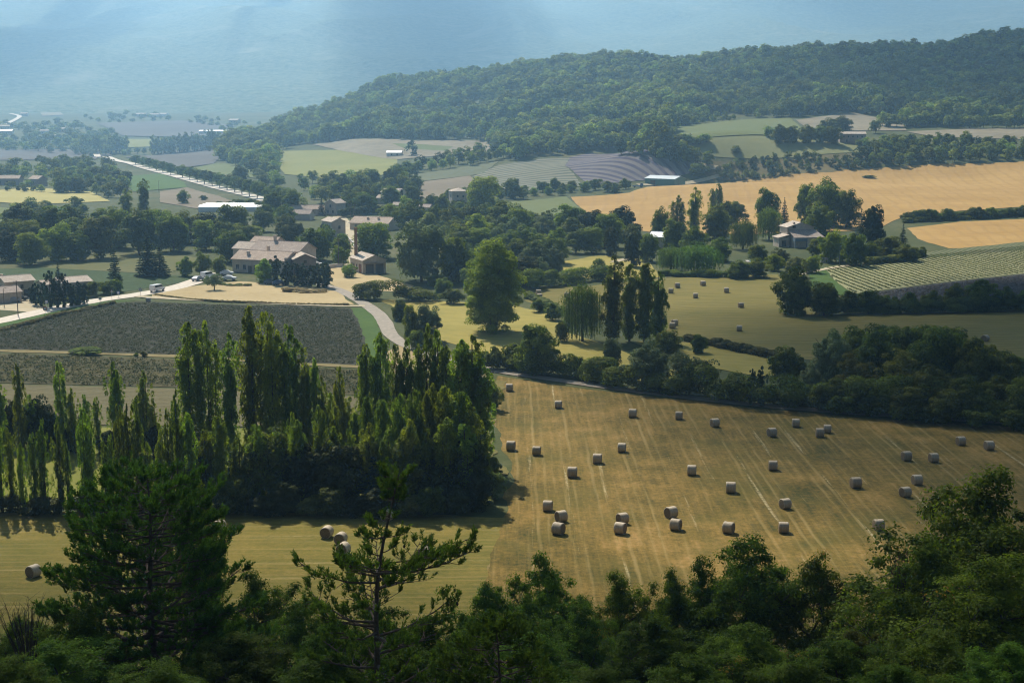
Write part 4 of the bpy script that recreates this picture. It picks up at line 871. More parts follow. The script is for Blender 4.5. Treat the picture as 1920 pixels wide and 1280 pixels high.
# copse at the tip of the hill and in front of the hill wood
fill(['far','farlime','far'],[(410,300),(470,296),(520,318),(520,345),(498,352),(470,320),(430,308)],22,(20,32),(20,32),dict(far='round tree',farlime='pale tree'),'on the tail of the wooded hill',('the avenue',(480,370)),'trees on the tail of the hill',.5)
for a in [('far',520,352,28,26,'round tree by the small roof beyond the avenue'),('far',565,342,16,18,'little tree at the edge of the lime field'),('far',586,344,20,26,'pale round tree at the edge of the lime field'),('far',570,358,22,28,'dark tree under the lime field'),('farcone',773,292,22,30,'dark tree behind the white farm')]: T(*a)
fill(['far','farlime','fardark'],[(585,372),(620,352),(690,350),(692,375),(640,385),(600,385)],16,(24,36),(24,36),dict(far='round tree',farlime='pale tree',fardark='dark tree'),'in the avenue copse',('the lime field',(620,310)),'trees of the copse by the avenue',.5)
fill(['fardark','farcone','far'],[(740,345),(760,325),(820,308),(880,296),(960,282),(1000,292),(935,304),(880,312),(800,322),(760,342)],36,(18,28),(20,30),dict(fardark='dark tree',farcone='dark conifer',far='round tree'),'above the grey-green crop',('the village tower',(860,380)),'trees of the belt above the crop',.5)
T('oak',735,358,40,44,'round dark tree beside the ploughed patch')
fill(['farcone','fardark','far'],[(1160,290),(1240,282),(1300,296),(1335,318),(1300,312),(1240,300)],22,(18,26),(22,34),dict(farcone='dark conifer',fardark='dark tree',far='round tree'),'above the purple lavender',('the green barn',(1250,340)),'trees at the head of the lavender',.5)
T('oak',1308,330,34,26,'spreading dark tree beside the green barn'); T('oak',1152,362,12,20,'small round tree beside the parked lorry')
fill(['scrub','farbush','farbush','farcone'],[(1320,322),(1400,300),(1500,294),(1620,300),(1650,314),(1560,322),(1420,336),(1340,342)],95,(7,17),(7,17),dict(scrub='bush',farbush='low bush',farcone='small conifer'),'on the dry scrub slope',('the green barn',(1250,340)),'bushes of the scrub slope',.5)
fill(['far','farlime','fardark','farcone'],[(1590,306),(1660,282),(1760,272),(1960,282),(1960,303),(1800,304),(1680,312)],64,(18,28),(20,32),dict(far='round tree',farlime='pale tree',fardark='dark tree',farcone='dark conifer'),'above the wheat',('the pink farmhouse',(1597,258)),'trees of the belt above the wheat',.5)
for a in [('oak',1463,268,32,34,'first of two spreading trees beside the pink farmhouse meadow'),('oak',1483,268,30,32,'second of two spreading trees beside the pink farmhouse meadow'),('oak',1512,268,32,34,'round tree third along toward the pink farmhouse'),
 ('oak',1536,268,30,32,'round tree fourth along toward the pink farmhouse'),('oak',1560,270,36,36,'round tree touching the pink farmhouse gable'),('oak',1555,252,44,30,'broad tree behind the pink farmhouse'),('oak',1578,250,40,32,'broad tree right over the pink farmhouse roof'),('far',1440,256,24,20,'low tree at the end of the meadow row'),
 ('far',1642,250,24,26,'round tree behind the pink farmhouse yard'),('far',1625,276,20,18,'small tree before the pink farmhouse'),('far',1610,276,14,16,'smaller tree before the pink farmhouse'),('far',1380,288,20,16,'round tree alone on the pale pasture'),('farlime',1648,290,22,16,'lone pale tree below the pink farmhouse')]: T(*a)
fill(['far','farlime'],[(1630,282),(1650,268),(1720,266),(1740,276),(1680,284)],18,(14,22),(14,22),dict(far='small orchard tree',farlime='pale orchard tree'),'beside the pink farmhouse',('the pink farmhouse',(1597,258)),'orchard by the pink farmhouse',.5)
row('far',(1650,236),(1780,236),10,(24,34),(24,34),'round tree over the stony field','the pink farmhouse','trees over the stony field',5,4)
row(['far','fardark'],(1770,240),(1960,240),14,(20,28),(22,32),'tree of the clipped row','the round trees','row over the stony field',3,1)
row(['farlime','far'],(1255,274),(1330,268),9,(18,26),(14,22),'shrubby tree at the pasture corner','the purple lavender','trees at the pasture corner')
T('bush',1630,334,24,5,'low dark shrub patch alone in the ripe wheat')
row(['oak','bush','bush'],(1695,416),(1960,404),17,(22,34),(14,22),'dark bush between the two wheat fields','the egg-shaped evergreen','hedge bushes between the wheat fields',4,1)
# hedges
hedge([(1695,418),(1800,412),(1960,402)],4,2.2,M['oak'],'low dark hedge running between the two wheat fields')
hedge([(664,558),(700,562),(745,562),(790,564),(812,568)],7,5.2,M['oak'],'thick dark hedge at the edge of the workshop yard',leaf=.45,per=80)
hedge([(640,408),(668,404),(700,402),(722,402)],4,4.2,M['dark'],'clipped dark green hedge above the low farm roof',var=.08)
hedge([(985,545),(1050,535),(1100,528),(1140,522)],6,4.5,M['oak'],'dark hedge under the small hay patch')
hedge([(945,690),(1060,708),(1200,731),(1390,757)],5.5,3.6,M['oak'],'ragged dark hedge along the upper side of the lane',leaf=.36,per=70,var=.6)
hedge([(1390,757),(1560,772),(1760,785),(1960,798)],7,4.6,M['oak'],'dark hedge beside the shaded lane under the thicket',leaf=.36,per=70,var=.6)
hedge([(1290,640),(1370,655),(1460,674)],2.6,1.5,M['reed'],'tan reedy ditch line between meadow and mown strip','reeds',.35,70,'reeds')
hedge([(985,558),(1020,570),(1062,588)],2.8,1.4,M['scrub'],'low green ditch growth leading to the weeping willow','reeds',.35,70,'reeds')
hedge([(1550,590),(1700,588),(1960,582)],5,3.4,M['oak'],'dark hedge along the lower side of the violet field')
hedge([(1400,520),(1330,520),(1240,516)],4,2.2,M['oak'],'low hedge under the wide willows at the meadow')
hedge([(1620,496),(1700,490),(1730,478)],3.5,2.6,M['oak'],'dark hedge bounding the stone house garden')
hedge([(290,553),(330,559),(400,566),(560,571),(655,573)],.9,.5,M['straw'],'dry grass fringe along the dirt track','grass_verge',.3,24,'grass')
hedge([(0,622),(60,606),(130,588),(215,570)],1.6,.8,M['reed'],'grassy verge along the lower side of the main road','grass_verge',.3,40,'grass')
hedge([(530,546),(580,549),(612,548)],3,.9,M['straw'],'dry weeds beside the parked white car','grass_verge',.3,60,'grass')
hedge([(380,528),(430,536),(470,536)],2,.6,M['scrub'],'green weeds at the edge of the dry yard field','grass_verge',.3,50,'grass')
# poplars of the grove and its undergrowth
def poprow(lst, base, group, desc, frm, kind='poplar', wk=1.0):
    for i,(x,top,wd) in enumerate(lst):
        b = base+rnd.uniform(-4, 4); T(kind if isinstance(kind, str) else rnd.choice(kind), x, b, wd*wk*(1.05 if kind == "youngpoplar" else 1.22), b-top, f'{desc}, {ordinal(i+1)} from {frm}', group)
poprow([(360,596,38),(395,597,36),(436,617,34),(478,571,44),(508,579,46),(546,605,42),(575,648,28),(592,668,24),(606,700,20),(640,682,20),(622,730,22),(655,740,24)],872,'tall poplars of the grove','tall dark poplar behind the grove','the tan stubble')
poprow([(690,642,32),(716,616,36),(745,640,26),(765,632,26),(785,650,22),(802,604,34),(822,612,30),(838,640,30)],868,'poplars along the grove by the lane','dark poplar in the grove toward the lane','the tall clump')
poprow([(866,628,46),(886,622,52),(902,668,40),(850,720,40)],880,'dense poplars at the grove corner','dense leafy poplar at the grove corner','the lane','poplar',1.05)
poprow([(690,740,30),(720,745,34),(752,735,32),(780,728,36),(812,715,36),(835,720,40),(865,730,44),(885,760,36),(600,756,26),(632,758,24),(668,770,26),(550,770,22)],930,'leafy poplars in the middle of the grove','leafy poplar in the middle of the grove','the corner of the stubble','limepoplar')
FR = [(6,760,20),(24,795,18),(46,826,16),(69,806,20),(87,780,20),(112,786,20),(128,823,14),(163,760,24),(176,790,20),(201,820,18),(214,809,18),(230,752,20),(246,752,20),(262,735,22),(281,823,16),(306,786,20),(320,761,20),(336,724,20)]
poprow(FR,958,'young poplars of the front row','young poplar in the front row','the open meadow','youngpoplar',1.15)
poprow([(3,707,24),(42,677,22),(118,674,24),(141,724,20),(163,736,20),(186,741,18),(216,674,28),(228,690,22),(278,691,24),(266,740,20),(293,747,22),(60,735,22),(330,745,18)],852,'young poplars of the back row','young poplar in the back row','the open meadow','youngpoplar',1.15)
for i,(x,b,wd,h) in enumerate([(28,838,50,92),(72,845,76,104),(100,842,50,78),(135,845,60,66),(205,858,44,56),(290,858,44,62),(235,856,40,44),(-10,838,50,90)]): T('dark',x,b,wd,h,f'dark evergreen oak behind the young poplars, {ordinal(i+1)} toward the grove','evergreen oaks behind the young poplars')
for i,(x,b,wd,h) in enumerate([(372,935,84,120),(440,940,92,112),(510,944,92,130),(575,946,92,108),(640,948,86,126),(700,950,86,110),(760,950,86,118),(820,950,84,106),(880,945,76,124)]):
    T(['dark','spruce','oak','dark'][i % 4],x,b,wd*1.15,h*rnd.uniform(.85,1.15),f'dark broad tree inside the grove, {ordinal(i+1)} toward the stubble','understorey trees of the grove')
poprow([(356,770,28),(388,800,26),(415,776,30),(452,812,26),(484,790,30),(520,806,28),(560,780,30),(598,815,26),(630,796,28),(662,812,28),(694,786,32),(730,800,30),(768,782,34),(800,800,30),(838,775,36),(872,790,36),(902,800,34)],948,'poplars in front of the grove','dark poplar in front of the grove','the dense pine','poplar',1.1)
for i,(x,b,wd,h) in enumerate([(362,960,60,60),(405,964,50,44),(440,962,66,70),(490,966,54,40),(530,964,70,64),(580,967,50,36),(622,965,66,58),(672,967,50,42),(715,966,64,56),(765,967,56,40),(808,965,64,60),(858,962,56,52),(898,956,60,76),(928,935,42,52),(920,905,46,54)]):
    T(['dark','scrub','oak','dark'][i % 4],x,b,wd,h,f'dark shrubby tree along the grove foot, {ordinal(i+1)} toward the stubble','shrubby trees at the foot of the grove')
T('pale',548,800,36,40,'pale flowering shrub among the dark grove crowns',ix=1); T('youngpoplar',490,880,24,86,'bright lime young poplar in the dark grove')
hedge([(-60,962),(60,962),(140,963)],4,2.2,M['dark'],'dark undergrowth along the foot of the front poplars',leaf=.3,per=70); hedge([(165,963),(240,964),(345,966)],4,2.2,M['dark'],'dark undergrowth under the front poplars beside the grove',leaf=.3,per=70)
# ------------------------------------------------------------------ buildings
def tile_mat(name, c1, c2, sc=1.0):
    g = G(name); v = g.coord(); w_ = g.n('TexWave', wave_type='BANDS', bands_direction='Y'); g.l(v, w_.inputs[0]); w_.inputs['Scale'].default_value = 1.4*sc; w_.inputs['Distortion'].default_value = .8
    a = g.noise(.55, v, 5, .75); b = g.noise(2.2, v, 4, .75); c = g.ramp(g.math('ADD', g.math('MULTIPLY', a, .5), g.math('MULTIPLY', b, .5)), [(.36, c3(c1, .82)), (.5, c1), (.64, c2)])
    c = g.mix(g.math('MULTIPLY', w_.outputs['Fac'], .35), c, c3(c1, .55)); return g.fin(c, .9, w_.outputs['Fac'], .6, .12, .1)
M['tile'] = tile_mat('old_tiles', (.50,.39,.30), (.68,.56,.45)); M['tile2'] = tile_mat('pale_tiles', (.55,.46,.37), (.72,.62,.51)); M['tile3'] = tile_mat('weathered_tiles', (.42,.34,.28), (.62,.53,.44))
M['stone'] = plain('stone_wall', (.66,.56,.45), .95, (.46,.385,.31), 1.2); M['cream'] = plain('cream_render', (.55,.45,.30), .9, (.44,.36,.25), .8); M['white'] = plain('white_render', (.72,.68,.60), .9, (.56,.52,.45), .8)
M['pinkwall'] = plain('pink_stone', (.40,.31,.27), .95, (.28,.22,.19), 1); M['brick'] = plain('chimney_brick', (.36,.20,.11), .95, (.24,.13,.075), 5); M['wood'] = plain('old_boards', (.16,.14,.12), .9, (.09,.08,.07), 5)
M['glassd'] = plain('dark_glass', (.02,.025,.03), .15, (.03,.035,.04), 1, .5); M['shut'] = plain('blue_grey_shutter', (.20,.25,.28), .8, (.14,.18,.20), 3); M['door'] = plain('rusty_door', (.28,.13,.08), .8, (.18,.09,.06), 3)
M['metalroof'] = plain('white_metal_roof', (.70,.74,.78), .45, (.58,.63,.68), 1.2, .5); M['green'] = plain('green_cladding', (.13,.26,.20), .6, (.10,.20,.16), 1.5, .4); M['greyroof'] = plain('grey_metal_roof', (.42,.48,.50), .5, (.34,.40,.42), 1.2, .4)
M['plastic'] = plain('greenhouse_sheet', (.80,.80,.76), .5, (.70,.70,.66), .8, .4); M['frame'] = plain('pale_frame', (.45,.42,.38), .7)
def gable_walls(m, L, W_, h, rise, c=(0, 0), z0=-.6):
    a, b = W_/2, L/2; x, y = c
    V = [(x-a,y-b,z0),(x+a,y-b,z0),(x+a,y+b,z0),(x-a,y+b,z0),(x-a,y-b,h),(x+a,y-b,h),(x+a,y+b,h),(x-a,y+b,h),(x,y-b,h+rise),(x,y+b,h+rise)]
    m.add(V, [(0,1,5,8,4),(2,3,7,9,6),(1,2,6,5),(3,0,4,7)])
def gable_roof(m, L, W_, h, rise, c=(0, 0), ov=.4, th=.16, shed=False):
    x, y = c; a, b = W_/2+ov, L/2+ov; s = rise/(W_/2); ze = h-s*ov+.04; zr = h+rise+.04
    for sg in (-1, 1):
        E = [(x+sg*a, y-b, ze), (x+sg*a, y+b, ze), (x, y+b, zr), (x, y-b, zr)]; V = E+[(p[0], p[1], p[2]+th) for p in E]
        F = [(0,1,2,3),(7,6,5,4),(0,4,5,1),(1,5,6,2),(3,7,4,0)]
        m.add(V, F if sg < 0 else [tuple(reversed(f)) for f in F])
    m.tube([(x, y-b, zr+th-.02), (x, y+b, zr+th-.02)], [.11, .11], 6)
def hip_roof(m, L, W_, h, rise, c=(0, 0), ov=.4, rl=None):
    x, y = c; a, b = W_/2+ov, L/2+ov; r = max(0, (L-W_)/2) if rl is None else rl
    V = [(x-a,y-b,h),(x+a,y-b,h),(x+a,y+b,h),(x-a,y+b,h),(x-a,y-b,h+.15),(x+a,y-b,h+.15),(x+a,y+b,h+.15),(x-a,y+b,h+.15),(x,y-r-.02,h+rise),(x,y+r+.02,h+rise)]
    m.add(V, [(3,2,1,0),(0,1,5,4),(1,2,6,5),(2,3,7,6),(3,0,4,7),(4,5,8),(6,7,9),(5,6,9,8),(7,4,8,9)])
def opening(par, face, u, z, wd, ht, L, W_, kind='window', mat=None, pane=None, c=(0, 0)):
    """face F: -Y gable, B: +Y, L: -X side, R: +X side"""
    m = MB(); d = .12
    def bx(mb, u, z, wd, ht, out, dp):
        if face in 'FB':
            s = -1 if face == 'F' else 1; mb.box((c[0]+u, c[1]+s*(L/2+out), z+ht/2), (wd, dp, ht))
        else:
            s = -1 if face == 'L' else 1; mb.box((c[0]+s*(W_/2+out), c[1]+u, z+ht/2), (dp, wd, ht))
    if kind == 'door': bx(m, u, z, wd, ht, .05, .14); return m.obj('door', [mat or M['wood']], par)
    f = .09
    for (du, dz, w2, h2) in ((0, -f, wd+2*f, f), (0, ht, wd+2*f, f), (-wd/2-f/2, 0, f, ht), (wd/2+f/2, 0, f, ht), (0, 0, .05, ht)): bx(m, u+du, z+dz, w2, h2, .04, .14)
    o = m.obj('window', [mat or M['frame']], par); p = MB(); bx(p, u, z, wd, ht, .02, .06); p.obj('pane', [pane or M['glassd']], o); return o
def house(name, px, py, yaw, L, W_, h, rise, label, wall='stone', roof='tile', hip=False, ops=(), chim=(), group=None, far=False, ov=.4):
    p = at(px, py); e = tag(empty(name, p, R(yaw)), label, 'barn' if 'barn' in name else 'house', group)
    m = MB(); gable_walls(m, L, W_, h, 0.001 if hip else rise); m.obj('wall', [M[wall]], e)
    m = MB(); (hip_roof if hip else gable_roof)(m, L, W_, h, rise, ov=ov); ro = m.obj('roof', [M[roof]], e)
    for (x, y, s, hh) in chim: MB().box((x, y, h+rise*.4+hh/2), (s, s, hh+rise*.8)).box((x, y, h+rise*.8+hh), (s*1.25, s*1.25, .15)).obj('chimney', [M['stone']], ro)
    for q in ops: opening(e, *q[:5], L, W_, *q[5:])
    return e
def win(face, us, z, wd=.9, ht=1.2, **k): return [(face, u, z, wd, ht) for u in us]
# workshop with the tall brick chimney
e = house('workshop', 690, 509, 25, 12.5, 7.6, 4.2, 1.5, 'stone workshop with a tall brick chimney in the pale yard', 'stone', 'tile2', ops=win('L', (2.4, 4.2, -.2), 1.0, 1.0, 1.6)+[('L', -3.6, 0, 2.2, 2.9, 'door', M['door']), ('F', -1.6, 0, 2.6, 3.0, 'door', M['wood']), ('F', 1.7, 0, 2.6, 3.0, 'door', M['wood'])])
m = MB(); m.tube([(0, 0, 0), (0, 0, 9.0)], [.75, .56], 4); m.tube([(0, 0, 9.0), (0, 0, 9.35)], [.68, .68], 4); o = m.obj('chimney', [M['brick']], e); o.location = (-2.1, 5.3, 4.4); o.rotation_euler = (0, 0, R(20))
MB().box((0, -6.6, 3.35), (7.6, 1.1, .14)).obj('canopy', [M['tile3']], e)
# big farmhouse
p = at(500, 509); e = tag(empty('farmhouse', p, R(68)), 'big rambling farmhouse with several tiled roofs and a white gable', 'house')
mw = MB(); gable_walls(mw, 19, 10, 4.2, 2.3, (0, 0)); gable_walls(mw, 18, 11, 6.4, 2.4, (8.8, -1)); gable_walls(mw, 8, 8, 6.5, 1.8, (8, 11)); gable_walls(mw, 9, 7, 8.0, 1.6, (14, 8)); mw.obj('wall', [M['stone']], e)
for (L, W_, h, ri, c, k) in ((19, 10, 4.2, 2.3, (0, 0), 'tile'), (18, 11, 6.4, 2.4, (8.8, -1), 'tile3'), (8, 8, 6.5, 1.8, (8, 11), 'tile2'), (9, 7, 8.0, 1.6, (14, 8), 'tile')):
    m = MB(); gable_roof(m, L, W_, h, ri, c); m.obj('roof', [M[k]], e)
MB().box((0, -9.56, 2.6), (9.6, .1, 5.2)).obj('gable', [M['white']], e)['label'] = 'white rendered gable'
for (x, y, z) in ((-2.5, 5, 5.6), (3, 1, 7), (9, 2, 9.8)): MB().box((x, y, z), (.8, .8, 1.7)).box((x, y, z+.9), (1, 1, .16)).obj('chimney', [M['stone']], e)
for u in (-7, -3, 1, 5, 7.6): opening(e, 'L', u, 1.0, 1.0, 1.4, 19, 10)
opening(e, 'F', 2.5, 4.6, .9, 1.0, 19, 10); opening(e, 'L', -5, 0, 1.8, 2.6, 19, 10, 'door', M['wood']); opening(e, 'L', 3, 0, 1.3, 2.2, 19, 10, 'door', M['wood'])
house('farm_annex', 569, 512, 18, 7, 7, 4.8, 1.5, 'small gabled stone annex beside the big farmhouse', 'pinkwall', 'tile2', ops=win('F', (0,), 3.4, .9, 1.1)+[('F', -2, 0, 1.6, 2.4, 'door', M['wood'])])
house('village_house', 626, 445, 32, 9.5, 6, 6.6, 1.3, 'two-storey stone house beside the village street', 'stone', 'tile2', ops=win('L', (-3, -1, 1, 3), 4.2, .8, 1.2)+win('L', (-3, 1, 3), 1.2, .8, 1.3)+win('F', (.3,), 3.8, .9, 1.2), chim=[(1.4, -3, .6, .7)])
house('village_house', 575, 403, 88, 16, 7, 3.0, 1.7, 'long low house with a tan tiled roof at the end of the avenue', 'stone', 'tile', ops=win('L', (-7, -3, 2, 6), 1, .9, 1.2))
house('village_house', 560, 412, 80, 13, 7, 3.0, 1.6, 'low dark-roofed outhouse in front of the long low house', 'stone', 'tile3')
house('village_house', 629, 402, -28, 8, 6.5, 5.6, 1.7, 'tall grey-gabled house at the top of the village street', 'stone', 'tile2', ops=win('F', (0,), 3.6, 1.0, 1.3)+win('F', (-1.5, 1.4), 1, .8, 1.2))
house('farm_barn', 702, 430, 70, 18, 11, 3.0, 2.3, 'low broad farm barn with a pale tiled roof below the clipped hedge', 'stone', 'tile', ops=win('L', (-6, 0, 6), .8, 1.2, 1.4), chim=[(-2, -3, .7, .5), (-2, 2, .7, .5)])
house('village_house', 738, 378, 62, 11, 8, 5.2, 1.8, 'house with a pale side wall and tan roof beside the slender cypress', 'white', 'tile2', ops=win('L', (-3, 0, 3), 2.6, .9, 1.2), chim=[(1, 2, .6, .6)])
house('village_house', 722, 382, 66, 7, 6, 3.2, 1.4, 'small low wing against the pale-walled house', 'stone', 'tile2')
house('village_house', 752, 396, 80, 7, 5, 3.2, 1.2, 'little tan-roofed house showing between two bright trees', 'cream', 'tile2')
house('village_house', 792, 402, 75, 9, 6, 3.6, 1.3, 'grey stone ruin on the slope beside the tower', 'stone', 'tile3')
house('village_tower', 860, 388, 15, 8.6, 8.6, 8.2, 1.7, 'square stone tower house with a pale pyramid roof', 'stone', 'tile2', True, ops=win('F', (-1.5, 1.5), 5.2, .8, 1.1)+win('L', (0,), 5.2, .8, 1.1))
house('green_barn', 1247, 347, 52, 22, 13, 4.2, 1.6, 'long green metal barn with a pale grey roof under the lavender', 'green', 'greyroof', ops=[('L', 5, 0, 3.6, 3.2, 'door', M['wood']), ('F', 0, 0, 4, 3.4, 'door', M['green'])])
house('garden_hut', 1236, 466, 64, 5.6, 5.2, 4.6, 1.5, 'small hut with a bright white metal roof among dark trees', 'stone', 'metalroof', chim=[(1.2, -1.8, .5, .7)], ops=win('L', (0,), 1.2, .9, 1.1))
# stone house
p = at(1500, 462); e = tag(empty('stone_house', p, R(10)), 'stone house with a broad tiled lean-to roof and a balcony', 'house')
mw = MB(); gable_walls(mw, 8, 10.4, 7.2, 1.7, (0, 4)); mw.box((1.0, -2.6, 1.7), (10, 5.2, 4.4)); mw.box((-7, 1.5, 1.6), (4, 6, 4.2)); mw.obj('wall', [M['stone']], e)
m = MB(); gable_roof(m, 8, 10.4, 7.2, 1.7, (0, 4)); m.obj('roof', [M['tile2']], e)
m = MB(); m.add([(-5,-.05,6.2),(5.6,-.05,6.2),(7.4,-5.8,3.7),(-4.6,-5.8,3.7),(-5,-.05,6.4),(5.6,-.05,6.4),(7.4,-5.8,3.9),(-4.6,-5.8,3.9)], [(0,1,2,3),(7,6,5,4),(3,2,6,7),(2,1,5,6),(0,3,7,4)]); m.obj('lean_to_roof', [M['tile3']], e)
m = MB(); m.add([(-9.4,-1.9,3.4),(-4.9,-1.9,4.5),(-4.9,4.9,4.5),(-9.4,4.9,3.4),(-9.4,-1.9,3.6),(-4.9,-1.9,4.7),(-4.9,4.9,4.7),(-9.4,4.9,3.6)], [(3,2,1,0),(4,5,6,7),(0,1,5,4),(3,0,4,7)]); m.obj('annex_roof', [M['tile2']], e)
MB().box((-2.6, -6.6, 2.7), (4.8, 2.4, .2)).box((-2.6, -7.75, 3.3), (4.8, .1, 1.1)).box((-4.95, -6.6, 3.3), (.1, 2.3, 1.1)).box((-4.8, -7.6, 1.2), (.25, .25, 3)).box((-.4, -7.6, 1.2), (.25, .25, 3)).obj('balcony', [M['shut']], e)
opening(e, 'F', -2.6, 7.0, 1.2, 1.0, 8, 10.4, 'window', None, None, (0, 4)); opening(e, 'F', -7, .2, 1.6, 2.2, 3, 4, 'door', M['glassd']); opening(e, 'L', 3, 3.6, .9, 1.2, 8, 10.4, 'window', M['shut'], None, (0, 4))
MB().box((-2.2, 1.2, 8.5), (.7, .7, 1.2)).obj('chimney', [M['stone']], e)
house('pink_farmhouse', 1597, 268, 86, 17, 8, 6.0, 1.3, 'pinkish stone farmhouse with a long roof below the wooded hill', 'pinkwall', 'tile2', ops=win('L', (-6, -3, 0, 3, 6), 3.6, .9, 1.2)+win('L', (-4, 4), .8, 1, 1.5))
house('roadside_house', 30, 556, -52, 8, 7.6, 4.6, 1.2, 'cream roadside house with a tan roof beside parked cars', 'cream', 'tile2', ops=win('R', (-2, .5), 2.6, .8, 1.1)+[('R', 2, 0, 2.0, 2.3, 'door', M['wood']), ('R', -1.4, 0, 1.1, 2.1, 'door', M['wood'])]+win('F', (0,), 2.4, .8, 1.1), chim=[(-2.5, -2.8, .6, .6)])
house('roadside_house', 4, 566, -50, 8, 7, 2.8, 1.2, 'low dark-roofed annex at the picture edge before the cream house', 'stone', 'tile3')
house('roadside_house', 135, 549, -52, 8.6, 8, 3.4, 1.1, 'tan-roofed roadside house half hidden behind cypresses', 'stone', 'tile2', ops=win('R', (-2.5, 2), 1.2, 1, 1.1))
house('roadside_house', 96, 548, -52, 6, 6, 2.6, .9, 'small tan-roofed annex beside the house behind the cypresses', 'stone', 'tile2')
house('distant_house', 18, 347, 90, 16, 9, 4.6, 2.0, 'long pink-roofed house beside the yellow crop', 'pinkwall', 'tile', ops=win('L', (-5, 0, 5), 1.6, 1.2, 1.4)); house('distant_house', 72, 349, 60, 9, 8, 5, 2, 'square pink house in the trees beside the yellow crop', 'pinkwall', 'tile', ops=win('L', (0,), 2, 1.2, 1.4))
house('distant_house', 436, 342, 84, 9, 7, 3.4, 1.6, 'small tan roof just behind the avenue trees', 'pinkwall', 'tile')
house('white_farm', 740, 293, 84, 13, 8, 3.2, 1.6, 'white-roofed small farm at the edge of the lime field', 'white', 'plastic', ops=win('L', (-3, 2), .8, 1.2, 1.4))
for i,(x,y,L,k,rf,lab) in enumerate([(8,243,14,'white','tile2','pale hamlet house below the curve of the hamlet road'),(8,252,20,'white','plastic','long white-roofed hamlet shed'),(20,239,11,'white','tile2','small hamlet house beside the curve of the road'),(46,218,11,'white','tile2','house uphill of the hamlet road, alone'),
 (84,252,10,'white','tile2','tall pale house among the hamlet trees'),(118,248,9,'cream','tile2','cream house among the hamlet trees'),(100,262,9,'cream','tile','tan house under the hamlet trees'),(266,219,16,'white','tile2','first pale house at the mountain foot'),(290,220,14,'white','tile2','second pale house at the mountain foot'),(308,219,12,'white','tile2','third pale house at the mountain foot'),(440,231,14,'cream','tile2','cream house at the mountain foot near the hill tail'),(202,286,8,'white','tile2','small white house where the avenue road begins')]):
    house('distant_house', x, y, rnd.uniform(60, 100), L*1.3, L*.8, 5.4, 2, lab, k, rf, ops=win('L', (-L*.25, L*.2), 1.4, 1.2, 1.5))
# greenhouses
def greenhouse(px, py, yaw, n, sw, L, h, label):
    e = tag(empty('greenhouse', at(px, py), R(yaw)), label, 'greenhouse')
    for i in range(n):
        m = MB(); y = (i-(n-1)/2)*sw; V, k = [], 9
        for s in (-L/2, L/2):
            V += [(s, y-sw*.49, -.4)]+[(s, y-sw*.49*math.cos(math.pi*j/(k-1)), h*.55+h*.45*math.sin(math.pi*j/(k-1))) for j in range(k)]+[(s, y+sw*.49, -.4)]
        q = k+2; m.add(V, [(j, j+1, q+j+1, q+j) for j in range(q-1)]+[tuple(range(q-1, -1, -1)), tuple(range(q, 2*q))]); o = m.obj('span', [M['plastic']], e)
        r = MB()
        for j in range(7): r.box((-L/2+L*j/6, y, h*1.01), (.12, .5, .08))
        r.obj('ridge_clip', [M['frame']], o)
greenhouse(440, 394, 0, 3, 7.5, 32, 3.2, 'bright white greenhouse at the village end of the avenue')
greenhouse(408, 250, 8, 3, 12, 55, 5, 'far white greenhouse behind the belt of poplars')
for i in range(8):
    e = at(402+i*5.5, 384); m = MB(); V = []
    for s in (-4.5, 4.5): V += [(a, s, z) for a, z in ((-.6, 0), (-.5, .6), (0, .85), (.5, .6), (.6, 0))]
    m.add(V, [(j, j+1, 5+j+1, 5+j) for j in range(4)]+[(4,3,2,1,0),(5,6,7,8,9)]); o = m.obj('plant_tunnel', [M['plastic']]); o.location = e; tag(o, f'low white plant tunnel behind the white greenhouse, {ordinal(i+1)} from the hamlet side', 'plant tunnel', 'low plant tunnels')

# ------------------------------------------------------------------ vehicles
M['tyre'] = plain('tyre', (.015,.015,.016), .9); M['hub'] = plain('hub', (.4,.4,.42), .4, None, 3, .5); M['lampglass'] = plain('lamp_glass', (.75,.72,.65), .2, None, 3, .6); M['taillamp'] = plain('tail_lamp', (.35,.03,.02), .3)
PAINT = {k: plain(k+'_paint', c, .3, c3(c, .93), 2, .5) for k, c in dict(white=(.78,.78,.77), grey=(.30,.32,.35), dark=(.035,.04,.05), blue=(.06,.13,.24)).items()}
PROF = dict(car=(4.2, 1.72, [(-2.1,.35),(-2.1,.85),(-1.95,.95),(-1.2,1.0),(-.55,1.42),(.95,1.44),(1.75,1.0),(2.08,.92),(2.1,.35)], (-.95,.98), (-.48,1.36), (.9,1.38), (1.6,1.0)),
  van=(4.9, 1.95, [(-2.45,.4),(-2.45,1.0),(-2.2,1.15),(-1.6,1.3),(-1.0,2.0),(2.3,2.08),(2.45,1.9),(2.45,.4)], (-1.5,1.3), (-.98,1.9), (2.25,1.95), (2.3,1.3)),
  lorry=(6.5, 2.3, [(-3.2,.5),(-3.2,1.6),(-3.0,2.4),(-1.5,2.5),(-1.45,1.15),(3.2,1.15),(3.2,.6)], (-3.0,1.6), (-2.9,2.3), (-1.6,2.3), (-1.6,1.6)))
